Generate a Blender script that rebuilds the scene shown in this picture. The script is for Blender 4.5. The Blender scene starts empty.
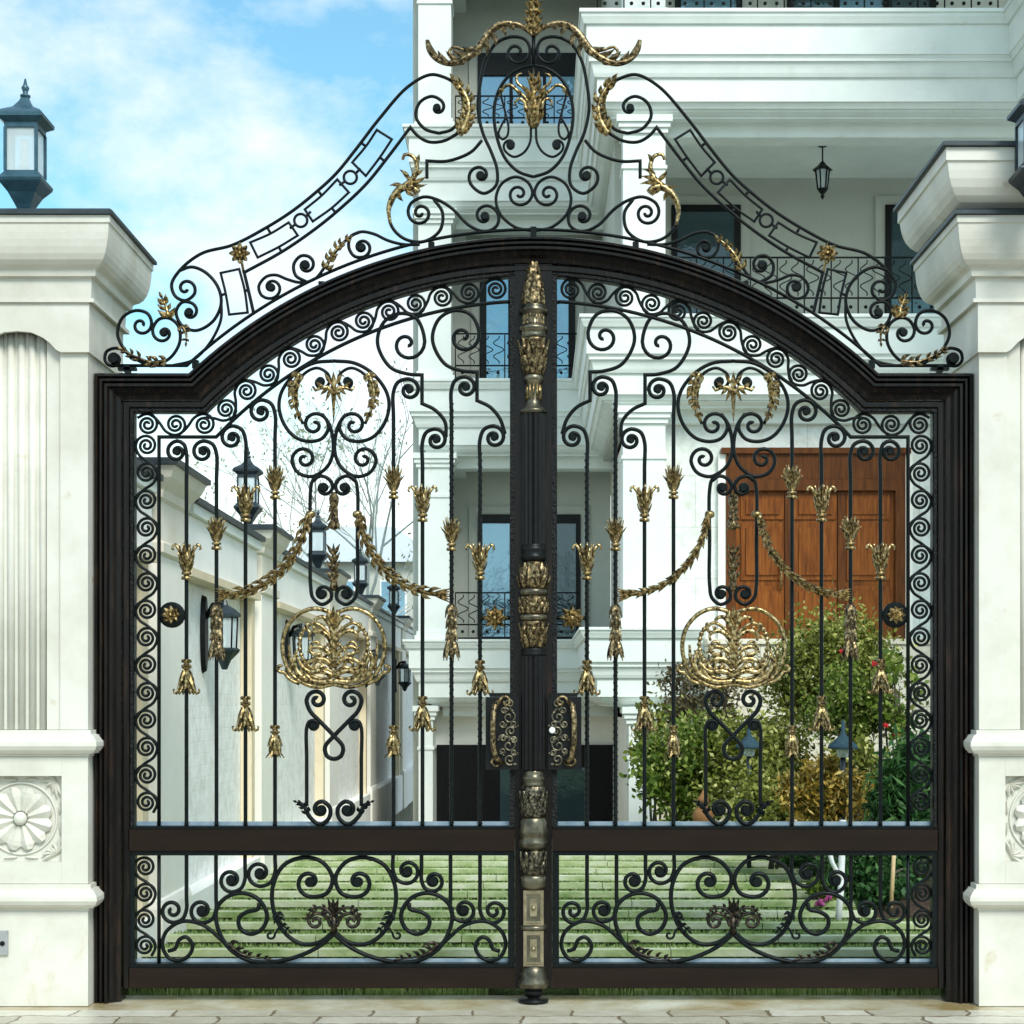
import bpy, math, random
from mathutils import Vector, Matrix
R = math.radians
sc = bpy.context.scene
col = sc.collection
rnd = random.Random(7)
F = 1710.0            # focal length in pixels
EYE = 1.5789          # eye height (m); the camera stands 9 m in front of the gate plane (Y = 0)
CX, HY = 533.5, 700.0

# ------------------------------------------------------------------ helpers
def P(px, py, d):
    """a sighted point at distance d from the camera, as a place in the world"""
    return Vector(((px-CX)*d/F, d-9.0, EYE+(HY-py)*d/F))
def G(p, y=0.0, m=False):
    """gate drawing (pixels of the survey, 190 to the metre) to the gate plane"""
    x = p[0]
    if m: x = 2*CX-x
    return Vector(((x-CX)/190.0, y, (1000.0-p[1])/190.0))
U = 1/190.0

ORG = {}
def org(o): return ORG.get(o.name, Vector((0, 0, 0)))
def tag(o, label=None, cat=None, group=None, kind=None):
    if label: o['label'] = label
    if cat: o['category'] = cat
    if group: o['group'] = group
    if kind: o['kind'] = kind
    return o
def empty(name, loc, label=None, cat=None, group=None, rz=0):
    o = bpy.data.objects.new(name, None); col.objects.link(o)
    o.empty_display_size = 0.1
    o.location = loc; o.rotation_euler.z = rz
    ORG[o.name] = Vector(loc)
    return tag(o, label, cat, group)
def link(name, me, parent=None, at=(0, 0, 0)):
    """an object using mesh me, its origin at world place `at`"""
    o = bpy.data.objects.new(name, me); col.objects.link(o)
    at = Vector(at)
    if parent is not None:
        o.parent = parent; o.location = at-org(parent)
    else: o.location = at
    ORG[o.name] = at
    return o
def copy_tree(o, parent=None):
    c = o.copy(); col.objects.link(c); c.parent = parent
    for ch in [x for x in bpy.data.objects if x.parent == o]:
        copy_tree(ch, c)
    return c

class MB:
    def __init__(s): s.v = []; s.f = []; s.sm = []
    def add(s, vs, fs, smooth=False):
        n = len(s.v); s.v += [Vector(v) for v in vs]
        s.f += [[i+n for i in f] for f in fs]; s.sm += [smooth]*len(fs)
        return s
    def box(s, x0, x1, y0, y1, z0, z1):
        vs = [(x0,y0,z0),(x1,y0,z0),(x1,y1,z0),(x0,y1,z0),(x0,y0,z1),(x1,y0,z1),(x1,y1,z1),(x0,y1,z1)]
        return s.add(vs, [(0,3,2,1),(4,5,6,7),(0,1,5,4),(1,2,6,5),(2,3,7,6),(3,0,4,7)])
    def tube(s, pts, r, ry=None, n=8, closed=False, taper=None, nrm=Vector((0,1,0))):
        """sweep an ellipse (r in the drawing plane, ry along nrm)"""
        P_ = [Vector(p) for p in pts]
        Q = [P_[0]]
        for p in P_[1:]:
            if (p-Q[-1]).length > 1e-5: Q.append(p)
        if closed and (Q[0]-Q[-1]).length < 1e-5: Q.pop()
        m = len(Q)
        if m < 2: return s
        ry = ry or r
        vs = []
        for i in range(m):
            a = Q[(i-1) % m] if (closed or i > 0) else Q[i]
            b = Q[(i+1) % m] if (closed or i < m-1) else Q[i]
            t = (b-a).normalized()
            if a is not Q[i] and b is not Q[i]:
                t2 = (Q[i]-a).normalized()+(b-Q[i]).normalized()
                if t2.length > .1: t = t2.normalized()
            nn = nrm-t*nrm.dot(t)
            if nn.length < 1e-3: nn = Vector((1,0,0))-t*t.x
            nn.normalize(); l = t.cross(nn)
            if 0 < i < m-1 or closed: l = l/max(.45, t.dot((b-Q[i]).normalized()))
            k = taper(i/(m-1)) if taper else 1.0
            for j in range(n):
                an = 2*math.pi*j/n
                vs.append(Q[i]+l*(r*k*math.cos(an))+nn*(ry*k*math.sin(an)))
        fs = []
        for i in range(m if closed else m-1):
            i2 = (i+1) % m
            for j in range(n):
                j2 = (j+1) % n
                fs.append((i*n+j, i*n+j2, i2*n+j2, i2*n+j))
        s.add(vs, fs, True)
        if not closed:
            b = len(s.v)-m*n
            s.f.append([b+j for j in range(n)][::-1]); s.sm.append(False)
            s.f.append([b+(m-1)*n+j for j in range(n)]); s.sm.append(False)
        return s
    def lathe(s, prof, c=(0,0,0), n=16, flute=0, fd=0.0, smooth=True):
        """prof: (r, z) from the bottom up, round a vertical axis"""
        c = Vector(c); vs = []; fs = []
        m = len(prof)
        for r, z in prof:
            for j in range(n):
                an = 2*math.pi*j/n
                k = 1-(fd if (flute and j % flute) else 0)
                vs.append(c+Vector((r*k*math.cos(an), r*k*math.sin(an), z)))
        for i in range(m-1):
            for j in range(n):
                j2 = (j+1) % n
                fs.append((i*n+j, i*n+j2, (i+1)*n+j2, (i+1)*n+j))
        fs.append(tuple(range(n))[::-1]); fs.append(tuple((m-1)*n+j for j in range(n)))
        return s.add(vs, fs, smooth)
    def ball(s, c, r, n=10, sq=1.0):
        pr = []
        for i in range(n//2+1):
            a = -math.pi/2+math.pi*i/(n//2)
            pr.append((max(1e-4, r*math.cos(a)), r*sq*math.sin(a)))
        return s.lathe(pr, c, n)
    def disc(s, c, r, th, n=16):
        """flat round boss facing the street"""
        c = Vector(c); vs = []; pr = [(r*.8, -th), (r, -th*.5), (r, th*.5), (r*.8, th)]
        for rr, y in pr:
            for j in range(n):
                an = 2*math.pi*j/n
                vs.append(c+Vector((rr*math.cos(an), y, rr*math.sin(an))))
        fs = [(i*n+j, i*n+(j+1) % n, (i+1)*n+(j+1) % n, (i+1)*n+j) for i in range(3) for j in range(n)]
        fs.append(tuple(range(n))); fs.append(tuple(3*n+j for j in range(n))[::-1])
        return s.add(vs, fs)
    def blade(s, p0, p1, w, th=None, nrm=(0,-1,0), bend=0.0, lift=0.0, prof=(.35,.85,1,.8,.45,.03)):
        """a leaf: pointed at p1, ridged along the middle, thick th along nrm"""
        p0 = Vector(p0); p1 = Vector(p1); nrm = Vector(nrm).normalized()
        d = p1-p0; L = d.length
        if L < 1e-6: return s
        t = d/L; nrm = (nrm-t*nrm.dot(t))
        if nrm.length < 1e-4: nrm = Vector((1,0,0))-t*t.x
        nrm.normalize(); l = t.cross(nrm); th = th or w*.35
        m = len(prof); vs = []
        for i, k in enumerate(prof):
            u = i/(m-1)
            c = p0+d*u+l*(bend*L*4*u*(1-u))+nrm*(lift*L*math.sin(math.pi*.5*u)**2)
            hw = w*.5*k; tt = th*(.4+.6*k)
            vs += [c+l*hw, c+nrm*tt, c-l*hw, c-nrm*tt*.4]
        fs = []
        for i in range(m-1):
            for j in range(4):
                fs.append((i*4+j, i*4+(j+1) % 4, i*4+4+(j+1) % 4, i*4+4+j))
        fs.append((3,2,1,0)); fs.append(tuple((m-1)*4+j for j in range(4)))
        return s.add(vs, fs, False)
    def sweep_plan(s, path, prof, back):
        """moulding: profile (out, z) along a plan polyline, outward on the right of travel"""
        n = len(path); vs = []
        pr = list(prof)+[(back, prof[-1][1]), (back, prof[0][1])]
        for i in range(n):
            p = Vector(path[i])
            d0 = (p-Vector(path[i-1])).normalized() if i else None
            d1 = (Vector(path[i+1])-p).normalized() if i < n-1 else None
            if d0 is None: d0 = d1
            if d1 is None: d1 = d0
            n0 = Vector((d0.y, -d0.x)); n1 = Vector((d1.y, -d1.x))
            mt = (n0+n1); mt = mt/ max(.3, (1+n0.dot(n1)))
            for o, z in pr: vs.append((p.x+mt.x*o, p.y+mt.y*o, z))
        m = len(pr); fs = []
        for i in range(n-1):
            for j in range(m):
                fs.append((i*m+j, (i+1)*m+j, (i+1)*m+(j+1) % m, i*m+(j+1) % m))
        fs.append(tuple(range(m))); fs.append(tuple((n-1)*m+j for j in range(m))[::-1])
        return s.add(vs, fs)
    def prism(s, poly, y0, y1):
        """polygon given as (x, z), extruded along Y"""
        n = len(poly)
        vs = [(x, y0, z) for x, z in poly]+[(x, y1, z) for x, z in poly]
        fs = [tuple(range(n)), tuple(range(n, 2*n))[::-1]]
        fs += [(i, n+i, n+(i+1) % n, (i+1) % n) for i in range(n)]
        return s.add(vs, fs)
    def slab(s, poly, z0, z1):
        n = len(poly)
        vs = [(x, y, z0) for x, y in poly]+[(x, y, z1) for x, y in poly]
        fs = [tuple(range(n))[::-1], tuple(range(n, 2*n))]
        fs += [(i, (i+1) % n, n+(i+1) % n, n+i) for i in range(n)]
        return s.add(vs, fs)
    def mesh(s, name, mat, at=(0,0,0)):
        at = Vector(at); me = bpy.data.meshes.new(name)
        me.from_pydata([tuple(v-at) for v in s.v], [], s.f)
        me.polygons.foreach_set('use_smooth', s.sm)
        me.materials.append(mat)
        me.validate(); me.update()
        import bmesh
        b = bmesh.new(); b.from_mesh(me); bmesh.ops.recalc_face_normals(b, faces=b.faces); b.to_mesh(me); b.free()
        return me
    def build(s, name, mat, parent=None, at=None):
        if at is None: at = org(parent) if parent is not None else (0,0,0)
        return link(name, s.mesh(name, mat, at), parent, at)

# ------------------------------------------------------------------ materials
def nodes(name):
    m = bpy.data.materials.new(name); m.use_nodes = True
    nt = m.node_tree
    return m, nt, nt.nodes['Principled BSDF']
def ramp(nt, fac, stops):
    r = nt.nodes.new('ShaderNodeValToRGB'); e = r.color_ramp.elements
    while len(e) < len(stops): e.new(.5)
    for k, (p, c) in enumerate(stops):
        e[k].position = p; e[k].color = (*c, 1) if len(c) == 3 else c
    nt.links.new(fac, r.inputs[0]); return r
def noise(nt, scale, detail=4, rough=.55, coord='Object', stretch=None, dist=0):
    tc = nt.nodes.new('ShaderNodeTexCoord'); n = nt.nodes.new('ShaderNodeTexNoise')
    n.inputs['Scale'].default_value = scale; n.inputs['Detail'].default_value = detail
    n.inputs['Roughness'].default_value = rough; n.inputs['Distortion'].default_value = dist
    src = tc.outputs[coord]
    if stretch:
        mp = nt.nodes.new('ShaderNodeMapping'); mp.inputs['Scale'].default_value = stretch
        nt.links.new(src, mp.inputs[0]); src = mp.outputs[0]
    nt.links.new(src, n.inputs['Vector']); return n
def bump(nt, bs, h, strength=.3, dist=.01):
    b = nt.nodes.new('ShaderNodeBump'); b.inputs['Strength'].default_value = strength
    b.inputs['Distance'].default_value = dist
    nt.links.new(h, b.inputs['Height']); nt.links.new(b.outputs[0], bs.inputs['Normal'])
def mat_noise(name, stops, scale=5, rough=.6, metal=0.0, bs_=.15, bd=.004, bscale=60, stretch=None, spec=.5, rvar=None):
    m, nt, b = nodes(name)
    n = noise(nt, scale, 6, .6, stretch=stretch); r = ramp(nt, n.outputs['Fac'], stops)
    nt.links.new(r.outputs[0], b.inputs['Base Color'])
    b.inputs['Roughness'].default_value = rough; b.inputs['Metallic'].default_value = metal
    b.inputs['Specular IOR Level'].default_value = spec
    if rvar:
        n3 = noise(nt, scale*2.3, 4); mr = nt.nodes.new('ShaderNodeMapRange')
        mr.inputs['To Min'].default_value = rvar[0]; mr.inputs['To Max'].default_value = rvar[1]
        nt.links.new(n3.outputs['Fac'], mr.inputs[0]); nt.links.new(mr.outputs[0], b.inputs['Roughness'])
    if bs_:
        n2 = noise(nt, bscale, 5, .6); bump(nt, b, n2.outputs['Fac'], bs_, bd)
    return m
M = {}
M['iron'] = mat_noise('wrought_iron_black', [(.3,(.003,.005,.005)),(.7,(.007,.010,.010))], 30, .34, .0, .25, .003, 120, spec=.12)
M['frame'] = mat_noise('dark_bronze_paint', [(.3,(.003,.0025,.0023)),(.55,(.008,.006,.005)),(.75,(.030,.016,.010))], 5, .24, .0, .15, .002, 160, stretch=(6,6,.7), spec=.2)
M['rail'] = mat_noise('brown_black_paint', [(.3,(.010,.006,.0035)),(.7,(.018,.0105,.007))], 4, .45, .0, .15, .002, 160, stretch=(.6,2,3), spec=.12)
M['hammered'] = mat_noise('hammered_dark_metal', [(.4,(.003,.004,.004)),(.75,(.010,.011,.011))], 60, .3, .0, 1.0, .014, 55, spec=.2)
M['shaft'] = mat_noise('black_fluted_metal', [(.3,(.003,.003,.003)),(.7,(.008,.008,.008))], 20, .3, .0, .1, .002, 90, spec=.22)
M['gold'] = mat_noise('gilt_patina', [(.38,(.018,.013,.006)),(.51,(.28,.20,.08)),(.69,(.72,.57,.31))], 60, .3, .85, .4, .004, 130)
M['gold_dark'] = mat_noise('worn_gilt', [(.38,(.012,.010,.007)),(.53,(.18,.13,.062)),(.7,(.58,.45,.25))], 60, .38, .8, .4, .004, 130)
M['iron_gilt'] = mat_noise('iron_with_gilt_traces', [(.45,(.010,.009,.008)),(.6,(.06,.045,.026)),(.75,(.24,.18,.10))], 50, .36, .6, .3, .003, 120)
M['bronze'] = mat_noise('grey_bronze', [(.3,(.04,.037,.028)),(.7,(.23,.205,.14))], 9, .3, .85, .3, .003, 130)
M['bronze_tan'] = mat_noise('tan_bronze', [(.3,(.16,.13,.08)),(.7,(.42,.355,.23))], 14, .34, .8, .2, .003, 120)
M['bronze_worn'] = mat_noise('worn_dark_bronze', [(.40,(.012,.011,.009)),(.54,(.10,.088,.058)),(.7,(.34,.30,.2))], 60, .33, .8, .4, .004, 120)
M['ledge_sheen'] = mat_noise('painted_sky_sheen', [(.3,(.16,.25,.33)),(.7,(.38,.46,.52))], 8, .3, .4, 0)  # sky reflection on the rail ledges, put into the base colour
M['flash'] = mat_noise('dark_flashing', [(.3,(.018,.028,.034)),(.7,(.04,.055,.062))], 12, .45, .3, .1)
M['lamp_teal'] = mat_noise('weathered_teal_lamp_metal', [(.3,(.018,.06,.085)),(.7,(.045,.12,.16))], 14, .35, .3, .3, .003, 60, spec=.6)
M['lamp'] = mat_noise('teal_black_lamp_metal', [(.3,(.008,.016,.022)),(.7,(.022,.038,.046))], 25, .35, .2, .2, .002, 90, spec=.6)

def stone(name, base, dark, stain, amt=.5, joints=None):
    m, nt, b = nodes(name)
    n = noise(nt, 2.2, 8, .62); r = ramp(nt, n.outputs['Fac'], [(.25, dark), (.6, base), (.85, tuple(min(1, c*1.05) for c in base))])
    n2 = noise(nt, 1.3, 7, .7, stretch=(1.6,1.6,.55), dist=.5); r2 = ramp(nt, n2.outputs['Fac'], [(.60,(0,0,0)),(.74,(1,1,1))])
    mx = nt.nodes.new('ShaderNodeMix'); mx.data_type = 'RGBA'
    mu = nt.nodes.new('ShaderNodeMath'); mu.operation = 'MULTIPLY'; mu.inputs[1].default_value = amt
    nt.links.new(r2.outputs[0], mu.inputs[0]); nt.links.new(mu.outputs[0], mx.inputs['Factor'])
    nt.links.new(r.outputs[0], mx.inputs[6]); mx.inputs[7].default_value = (*stain, 1)
    ns = noise(nt, 4.5, 3, .5, dist=.3); rs = ramp(nt, ns.outputs['Fac'], [(.70,(0,0,0)),(.78,(1,1,1))])
    m2 = nt.nodes.new('ShaderNodeMix'); m2.data_type = 'RGBA'; mq = nt.nodes.new('ShaderNodeMath'); mq.operation = 'MULTIPLY'; mq.inputs[1].default_value = amt*1.1
    nt.links.new(rs.outputs[0], mq.inputs[0]); nt.links.new(mq.outputs[0], m2.inputs['Factor'])
    nt.links.new(mx.outputs[2], m2.inputs[6]); m2.inputs[7].default_value = (stain[0]*.95, stain[1]*.85, stain[2]*.6, 1)
    nt.links.new(m2.outputs[2], b.inputs['Base Color']); b.inputs['Roughness'].default_value = .62
    n3 = noise(nt, 40, 8, .65); bump(nt, b, n3.outputs['Fac'], .25, .004)
    return m
M['stone'] = stone('cream_limestone', (.66,.65,.575), (.50,.48,.40), (.42,.29,.12), .6)
M['stone_warm'] = stone('warm_limestone', (.76,.73,.63), (.62,.58,.48), (.5,.38,.22), .45)
M['house'] = stone('house_white_paint', (.76,.81,.77), (.66,.71,.67), (.56,.57,.48), .3)
M['wall_white'] = stone('white_wall_paint', (.90,.90,.87), (.82,.83,.79), (.66,.62,.5), .3)
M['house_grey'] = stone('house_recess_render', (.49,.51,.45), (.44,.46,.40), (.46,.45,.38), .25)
M['cream'] = stone('cream_render', (.88,.865,.79), (.80,.78,.70), (.64,.56,.42), .35)
M['ochre'] = stone('ochre_reveal', (.72,.62,.44), (.62,.52,.35), (.33,.24,.12), .4)

def brick(name, c1, c2, mortar, sx, sz, msize=.012, rough=.7, bs_=.5, axis='XZ', bd=.01, wob=0):
    m, nt, b = nodes(name)
    tc = nt.nodes.new('ShaderNodeTexCoord'); sp = nt.nodes.new('ShaderNodeSeparateXYZ'); cb = nt.nodes.new('ShaderNodeCombineXYZ')
    nt.links.new(tc.outputs['Object'], sp.inputs[0])
    for k, a in enumerate(axis): nt.links.new(sp.outputs[a], cb.inputs[k])
    t = nt.nodes.new('ShaderNodeTexBrick'); src = cb.outputs[0]
    if wob:
        nw = noise(nt, 5, 5, .6); va = nt.nodes.new('ShaderNodeVectorMath'); va.operation = 'MULTIPLY_ADD'
        va.inputs[1].default_value = (wob, wob, 0); nt.links.new(nw.outputs['Color'], va.inputs[0]); nt.links.new(src, va.inputs[2]); src = va.outputs[0]
    nt.links.new(src, t.inputs['Vector'])
    t.inputs['Scale'].default_value = 1; t.inputs['Brick Width'].default_value = sx; t.inputs['Row Height'].default_value = sz
    t.inputs['Mortar Size'].default_value = msize; t.inputs['Mortar Smooth'].default_value = .3
    t.inputs['Color1'].default_value = (*c1,1); t.inputs['Color2'].default_value = (*c2,1); t.inputs['Mortar'].default_value = (*mortar,1)
    n = noise(nt, 9, 7, .65)
    mx = nt.nodes.new('ShaderNodeMix'); mx.data_type = 'RGBA'; mx.blend_type = 'MULTIPLY'; mx.inputs['Factor'].default_value = .8
    r = ramp(nt, n.outputs['Fac'], [(.3,(.72,.70,.64)),(.6,(1,1,1))])
    nt.links.new(t.outputs['Color'], mx.inputs[6]); nt.links.new(r.outputs[0], mx.inputs[7])
    nt.links.new(mx.outputs[2], b.inputs['Base Color']); b.inputs['Roughness'].default_value = rough
    ad = nt.nodes.new('ShaderNodeMath'); ad.operation = 'MULTIPLY_ADD'; ad.inputs[1].default_value = .5
    inv = nt.nodes.new('ShaderNodeMath'); inv.operation = 'SUBTRACT'; inv.inputs[0].default_value = 1
    nt.links.new(t.outputs['Fac'], inv.inputs[1])
    n4 = noise(nt, 45, 6, .7)
    nt.links.new(n4.outputs['Fac'], ad.inputs[0]); nt.links.new(inv.outputs[0], ad.inputs[2])
    bump(nt, b, ad.outputs[0], bs_, bd)
    return m
M['white_brick'] = brick('white_painted_brick', (.89,.90,.88), (.87,.885,.865), (.85,.865,.845), .33, .09, .004, .7, .35, 'YZ', .01)
M['coursed'] = brick('coursed_cream_stone', (.80,.76,.62), (.75,.70,.56), (.50,.46,.36), 2.2, .14, .008, .65, .4)
M['ashlar'] = brick('white_ashlar_joints', (.76,.80,.77), (.74,.78,.75), (.58,.61,.58), .9, .62, .006, .6, .2)
M['paving'] = brick('pale_street_paving', (.66,.63,.53), (.46,.42,.32), (.20,.15,.09), .5, .2, .009, .3, .7, 'XY', .012, wob=.12)
M['wood'] = mat_noise('red_brown_wood', [(.3,(.095,.026,.005)),(.55,(.21,.063,.010)),(.75,(.29,.10,.018))], 3.5, .38, 0, .15, .003, 30, stretch=(9,9,.8), spec=.15)
M['wood_dark'] = mat_noise('dark_brown_wood', [(.3,(.06,.018,.004)),(.7,(.14,.045,.009))], 3.5, .4, 0, .15, .003, 30, stretch=(9,9,.8), spec=.15)
M['mulch'] = mat_noise('brown_mulch', [(.35,(.022,.013,.007)),(.6,(.075,.042,.02)),(.75,(.13,.075,.032))], 14, .95, 0, 1, .05, 30)
M['soil'] = mat_noise('ground_soil', [(.3,(.10,.10,.07)),(.7,(.2,.19,.14))], 3, .9, 0, .5, .02, 20)
M['dark_soil'] = mat_noise('dark_wet_soil', [(.3,(.012,.016,.007)),(.7,(.03,.04,.016))], 8, .9, 0, .5, .02, 30)
M['turf'] = mat_noise('turf', [(.3,(.17,.26,.08)),(.5,(.30,.39,.16)),(.7,(.44,.50,.27))], 7, .95, 0, 1, .03, 70, stretch=(.5,2,1))
M['edging'] = mat_noise('mossy_pale_concrete', [(.33,(.20,.30,.09)),(.48,(.42,.50,.26)),(.66,(.64,.67,.52))], 4, .85, 0, .5, .01, 40, stretch=(.7,2,1))
M['concrete'] = mat_noise('threshold_stone', [(.36,(.32,.23,.09)),(.5,(.46,.40,.27)),(.66,(.62,.59,.48))], 2.2, .2, 0, .3, .006, 40)
M['asphalt'] = mat_noise('asphalt', [(.3,(.04,.04,.04)),(.7,(.065,.065,.065))], 20, .9, 0, .5, .01, 90)
M['black'] = mat_noise('black_metal', [(.3,(.003,.0035,.0035)),(.7,(.007,.008,.008))], 15, .4, 0, 0, spec=.2)
M['white'] = mat_noise('white_paint', [(.3,(.70,.73,.72)),(.7,(.8,.82,.81))], 15, .5, 0, .1)
M['grey'] = mat_noise('grey_plate', [(.3,(.28,.29,.29)),(.7,(.4,.41,.41))], 15, .4, .3, .1)
M['tan'] = mat_noise('tan_bamboo', [(.3,(.4,.29,.14)),(.7,(.55,.42,.22))], 20, .6, 0, .1)
M['bark'] = mat_noise('bark', [(.3,(.05,.04,.03)),(.7,(.14,.12,.09))], 12, .9, 0, .6, .02, 40, stretch=(4,4,1))
M['pale_bark'] = mat_noise('pale_bark', [(.3,(.52,.56,.50)),(.7,(.68,.71,.65))], 12, .9, 0, .4, .02, 40)
M['red'] = mat_noise('red_petals', [(.3,(.35,.01,.015)),(.7,(.6,.03,.03))], 20, .6, 0, 0)
M['pink'] = mat_noise('magenta_petals', [(.3,(.22,.03,.12)),(.7,(.4,.08,.25))], 20, .6, 0, 0)
M['blue_hat'] = mat_noise('blue_grey_hat', [(.3,(.02,.045,.065)),(.7,(.035,.07,.09))], 20, .7, 0, 0, spec=.1)
M['terracotta'] = mat_noise('terracotta', [(.3,(.16,.07,.02)),(.7,(.28,.14,.05))], 12, .8, 0, .2)
M['roofgrey'] = mat_noise('far_slate', [(.3,(.44,.5,.52)),(.7,(.55,.6,.61))], 5, .7, 0, .2)

def glass(name, c, metal=.55, rough=.04):
    m, nt, b = nodes(name)
    b.inputs['Base Color'].default_value = (*c, 1); b.inputs['Metallic'].default_value = metal
    b.inputs['Roughness'].default_value = rough
    n = noise(nt, 1.6, 4); bump(nt, b, n.outputs['Fac'], .16, .08)
    return m
M['glass'] = glass('window_glass_blue', (.20,.36,.47))
M['glass_dark'] = glass('dark_window_glass', (.06,.10,.115), .4)
m, nt, b = nodes('lamp_glass')
b.inputs['Base Color'].default_value = (.78,.88,.9,1); b.inputs['Roughness'].default_value = .25
b.inputs['Transmission Weight'].default_value = .5; b.inputs['IOR'].default_value = 1.2
M['lamp_glass'] = m

def leafmat(name, stops, trans=.25):
    m, nt, b = nodes(name)
    g = nt.nodes.new('ShaderNodeNewGeometry')
    r = ramp(nt, g.outputs['Random Per Island'], stops)
    nt.links.new(r.outputs[0], b.inputs['Base Color']); b.inputs['Roughness'].default_value = .5
    b.inputs['Specular IOR Level'].default_value = .2
    tr = nt.nodes.new('ShaderNodeBsdfTranslucent'); nt.links.new(r.outputs[0], tr.inputs[0])
    mx = nt.nodes.new('ShaderNodeMixShader'); mx.inputs[0].default_value = trans
    out = nt.nodes['Material Output']
    nt.links.new(b.outputs[0], mx.inputs[1]); nt.links.new(tr.outputs[0], mx.inputs[2]); nt.links.new(mx.outputs[0], out.inputs[0])
    return m
M['leaf'] = leafmat('garden_leaves', [(0,(.035,.07,.008)),(.45,(.11,.18,.022)),(.8,(.22,.29,.05)),(1,(.46,.48,.18))])
M['leaf_olive'] = leafmat('olive_leaves', [(0,(.06,.08,.010)),(.45,(.19,.22,.035)),(.8,(.34,.36,.085)),(1,(.58,.57,.24))])
M['leaf_gold'] = leafmat('golden_leaves', [(0,(.05,.065,.012)),(.3,(.14,.10,.014)),(.6,(.34,.22,.03)),(.85,(.5,.36,.08)),(1,(.66,.54,.22))])
M['leaf_dark'] = leafmat('deep_green_needles', [(0,(.014,.05,.014)),(.6,(.035,.11,.03)),(1,(.10,.2,.06))])
M['leaf_brown'] = leafmat('brownish_leaves', [(0,(.05,.035,.02)),(.5,(.12,.10,.05)),(1,(.22,.2,.1))])
M['leaf_pale'] = leafmat('pale_spring_leaves', [(0,(.22,.26,.12)),(1,(.42,.46,.26))], .4)
M['grass'] = leafmat('grass_blades', [(0,(.10,.19,.035)),(.5,(.22,.33,.09)),(.85,(.34,.43,.16)),(1,(.48,.52,.28))], .3)

# ------------------------------------------------------------------ curve drawing (in gate pixels)
def catmull(pts, a=None, b=None, step=2.5):
    """smooth line through pts; a third entry 'c' marks a sharp corner"""
    segs = [[]]
    for p in pts:
        segs[-1].append((p[0], p[1]))
        if len(p) > 2: segs.append([(p[0], p[1])])
    out = []
    for si, s in enumerate(segs):
        if len(s) < 2: continue
        pa = a if (si == 0 and a) else (2*s[0][0]-s[1][0], 2*s[0][1]-s[1][1])
        pb = b if (si == len(segs)-1 and b) else (2*s[-1][0]-s[-2][0], 2*s[-1][1]-s[-2][1])
        q = [pa]+s+[pb]
        for i in range(1, len(q)-2):
            p0, p1, p2, p3 = [Vector(x) for x in q[i-1:i+3]]
            def tj(ti, u, v): return ti+max(1e-4, (v-u).length)**.5
            t0 = 0; t1 = tj(t0, p0, p1); t2 = tj(t1, p1, p2); t3 = tj(t2, p2, p3)
            k = max(2, int((p2-p1).length/step))
            for j in range(k):
                t = t1+(t2-t1)*j/k
                A1 = p0*((t1-t)/(t1-t0))+p1*((t-t0)/(t1-t0)); A2 = p1*((t2-t)/(t2-t1))+p2*((t-t1)/(t2-t1)); A3 = p2*((t3-t)/(t3-t2))+p3*((t-t2)/(t3-t2))
                B1 = A1*((t2-t)/(t2-t0))+A2*((t-t0)/(t2-t0)); B2 = A2*((t3-t)/(t3-t1))+A3*((t-t1)/(t3-t1))
                c = B1*((t2-t)/(t2-t1))+B2*((t-t1)/(t2-t1))
                out.append((c.x, c.y))
        out.append(s[-1])
    return out
def spiral(c, p, v, turns, rend):
    a0 = math.atan2(p[1]-c[1], p[0]-c[0]); r0 = math.hypot(p[0]-c[0], p[1]-c[1])
    s = 1 if (p[0]-c[0])*v[1]-(p[1]-c[1])*v[0] > 0 else -1
    n = max(8, int(turns*20)); out = []
    for i in range(1, n+1):
        t = i/n; r = r0+(rend-r0)*t**.9
        out.append((c[0]+r*math.cos(a0+s*t*turns*2*math.pi), c[1]+r*math.sin(a0+s*t*turns*2*math.pi)))
    return out
def curve(pts, s=None, e=None):
    """s / e = (cx, cy, turns, end radius): a spiral wound on at the start / end"""
    pts = list(pts); A = B = []
    if s: A = spiral(s[:2], pts[0], (pts[0][0]-pts[1][0], pts[0][1]-pts[1][1]), s[2], s[3])
    if e: B = spiral(e[:2], pts[-1], (pts[-1][0]-pts[-2][0], pts[-1][1]-pts[-2][1]), e[2], e[3])
    mid = catmull(pts, A[1] if A else None, B[1] if B else None) if len(pts) > 1 else pts
    return A[::-1]+mid+B
BALL, EYE_ = 2.6, 1.6
def scroll(name, parent, pts, s=None, e=None, r=1.9, y=0.0, m=False, mat='iron', depth=None, sball=None, eball=None):
    mb = MB()
    mb.tube([G(p, y, m) for p in curve(pts, s, e)], r*U, (depth or r*1.15)*U)
    for q, bl in ((s, sball), (e, eball)):
        if q and bl: mb.disc(G(q[:2], y, m), bl*U, bl*.75*U, 14)
    return mb.build(name, M[mat], parent)

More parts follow.
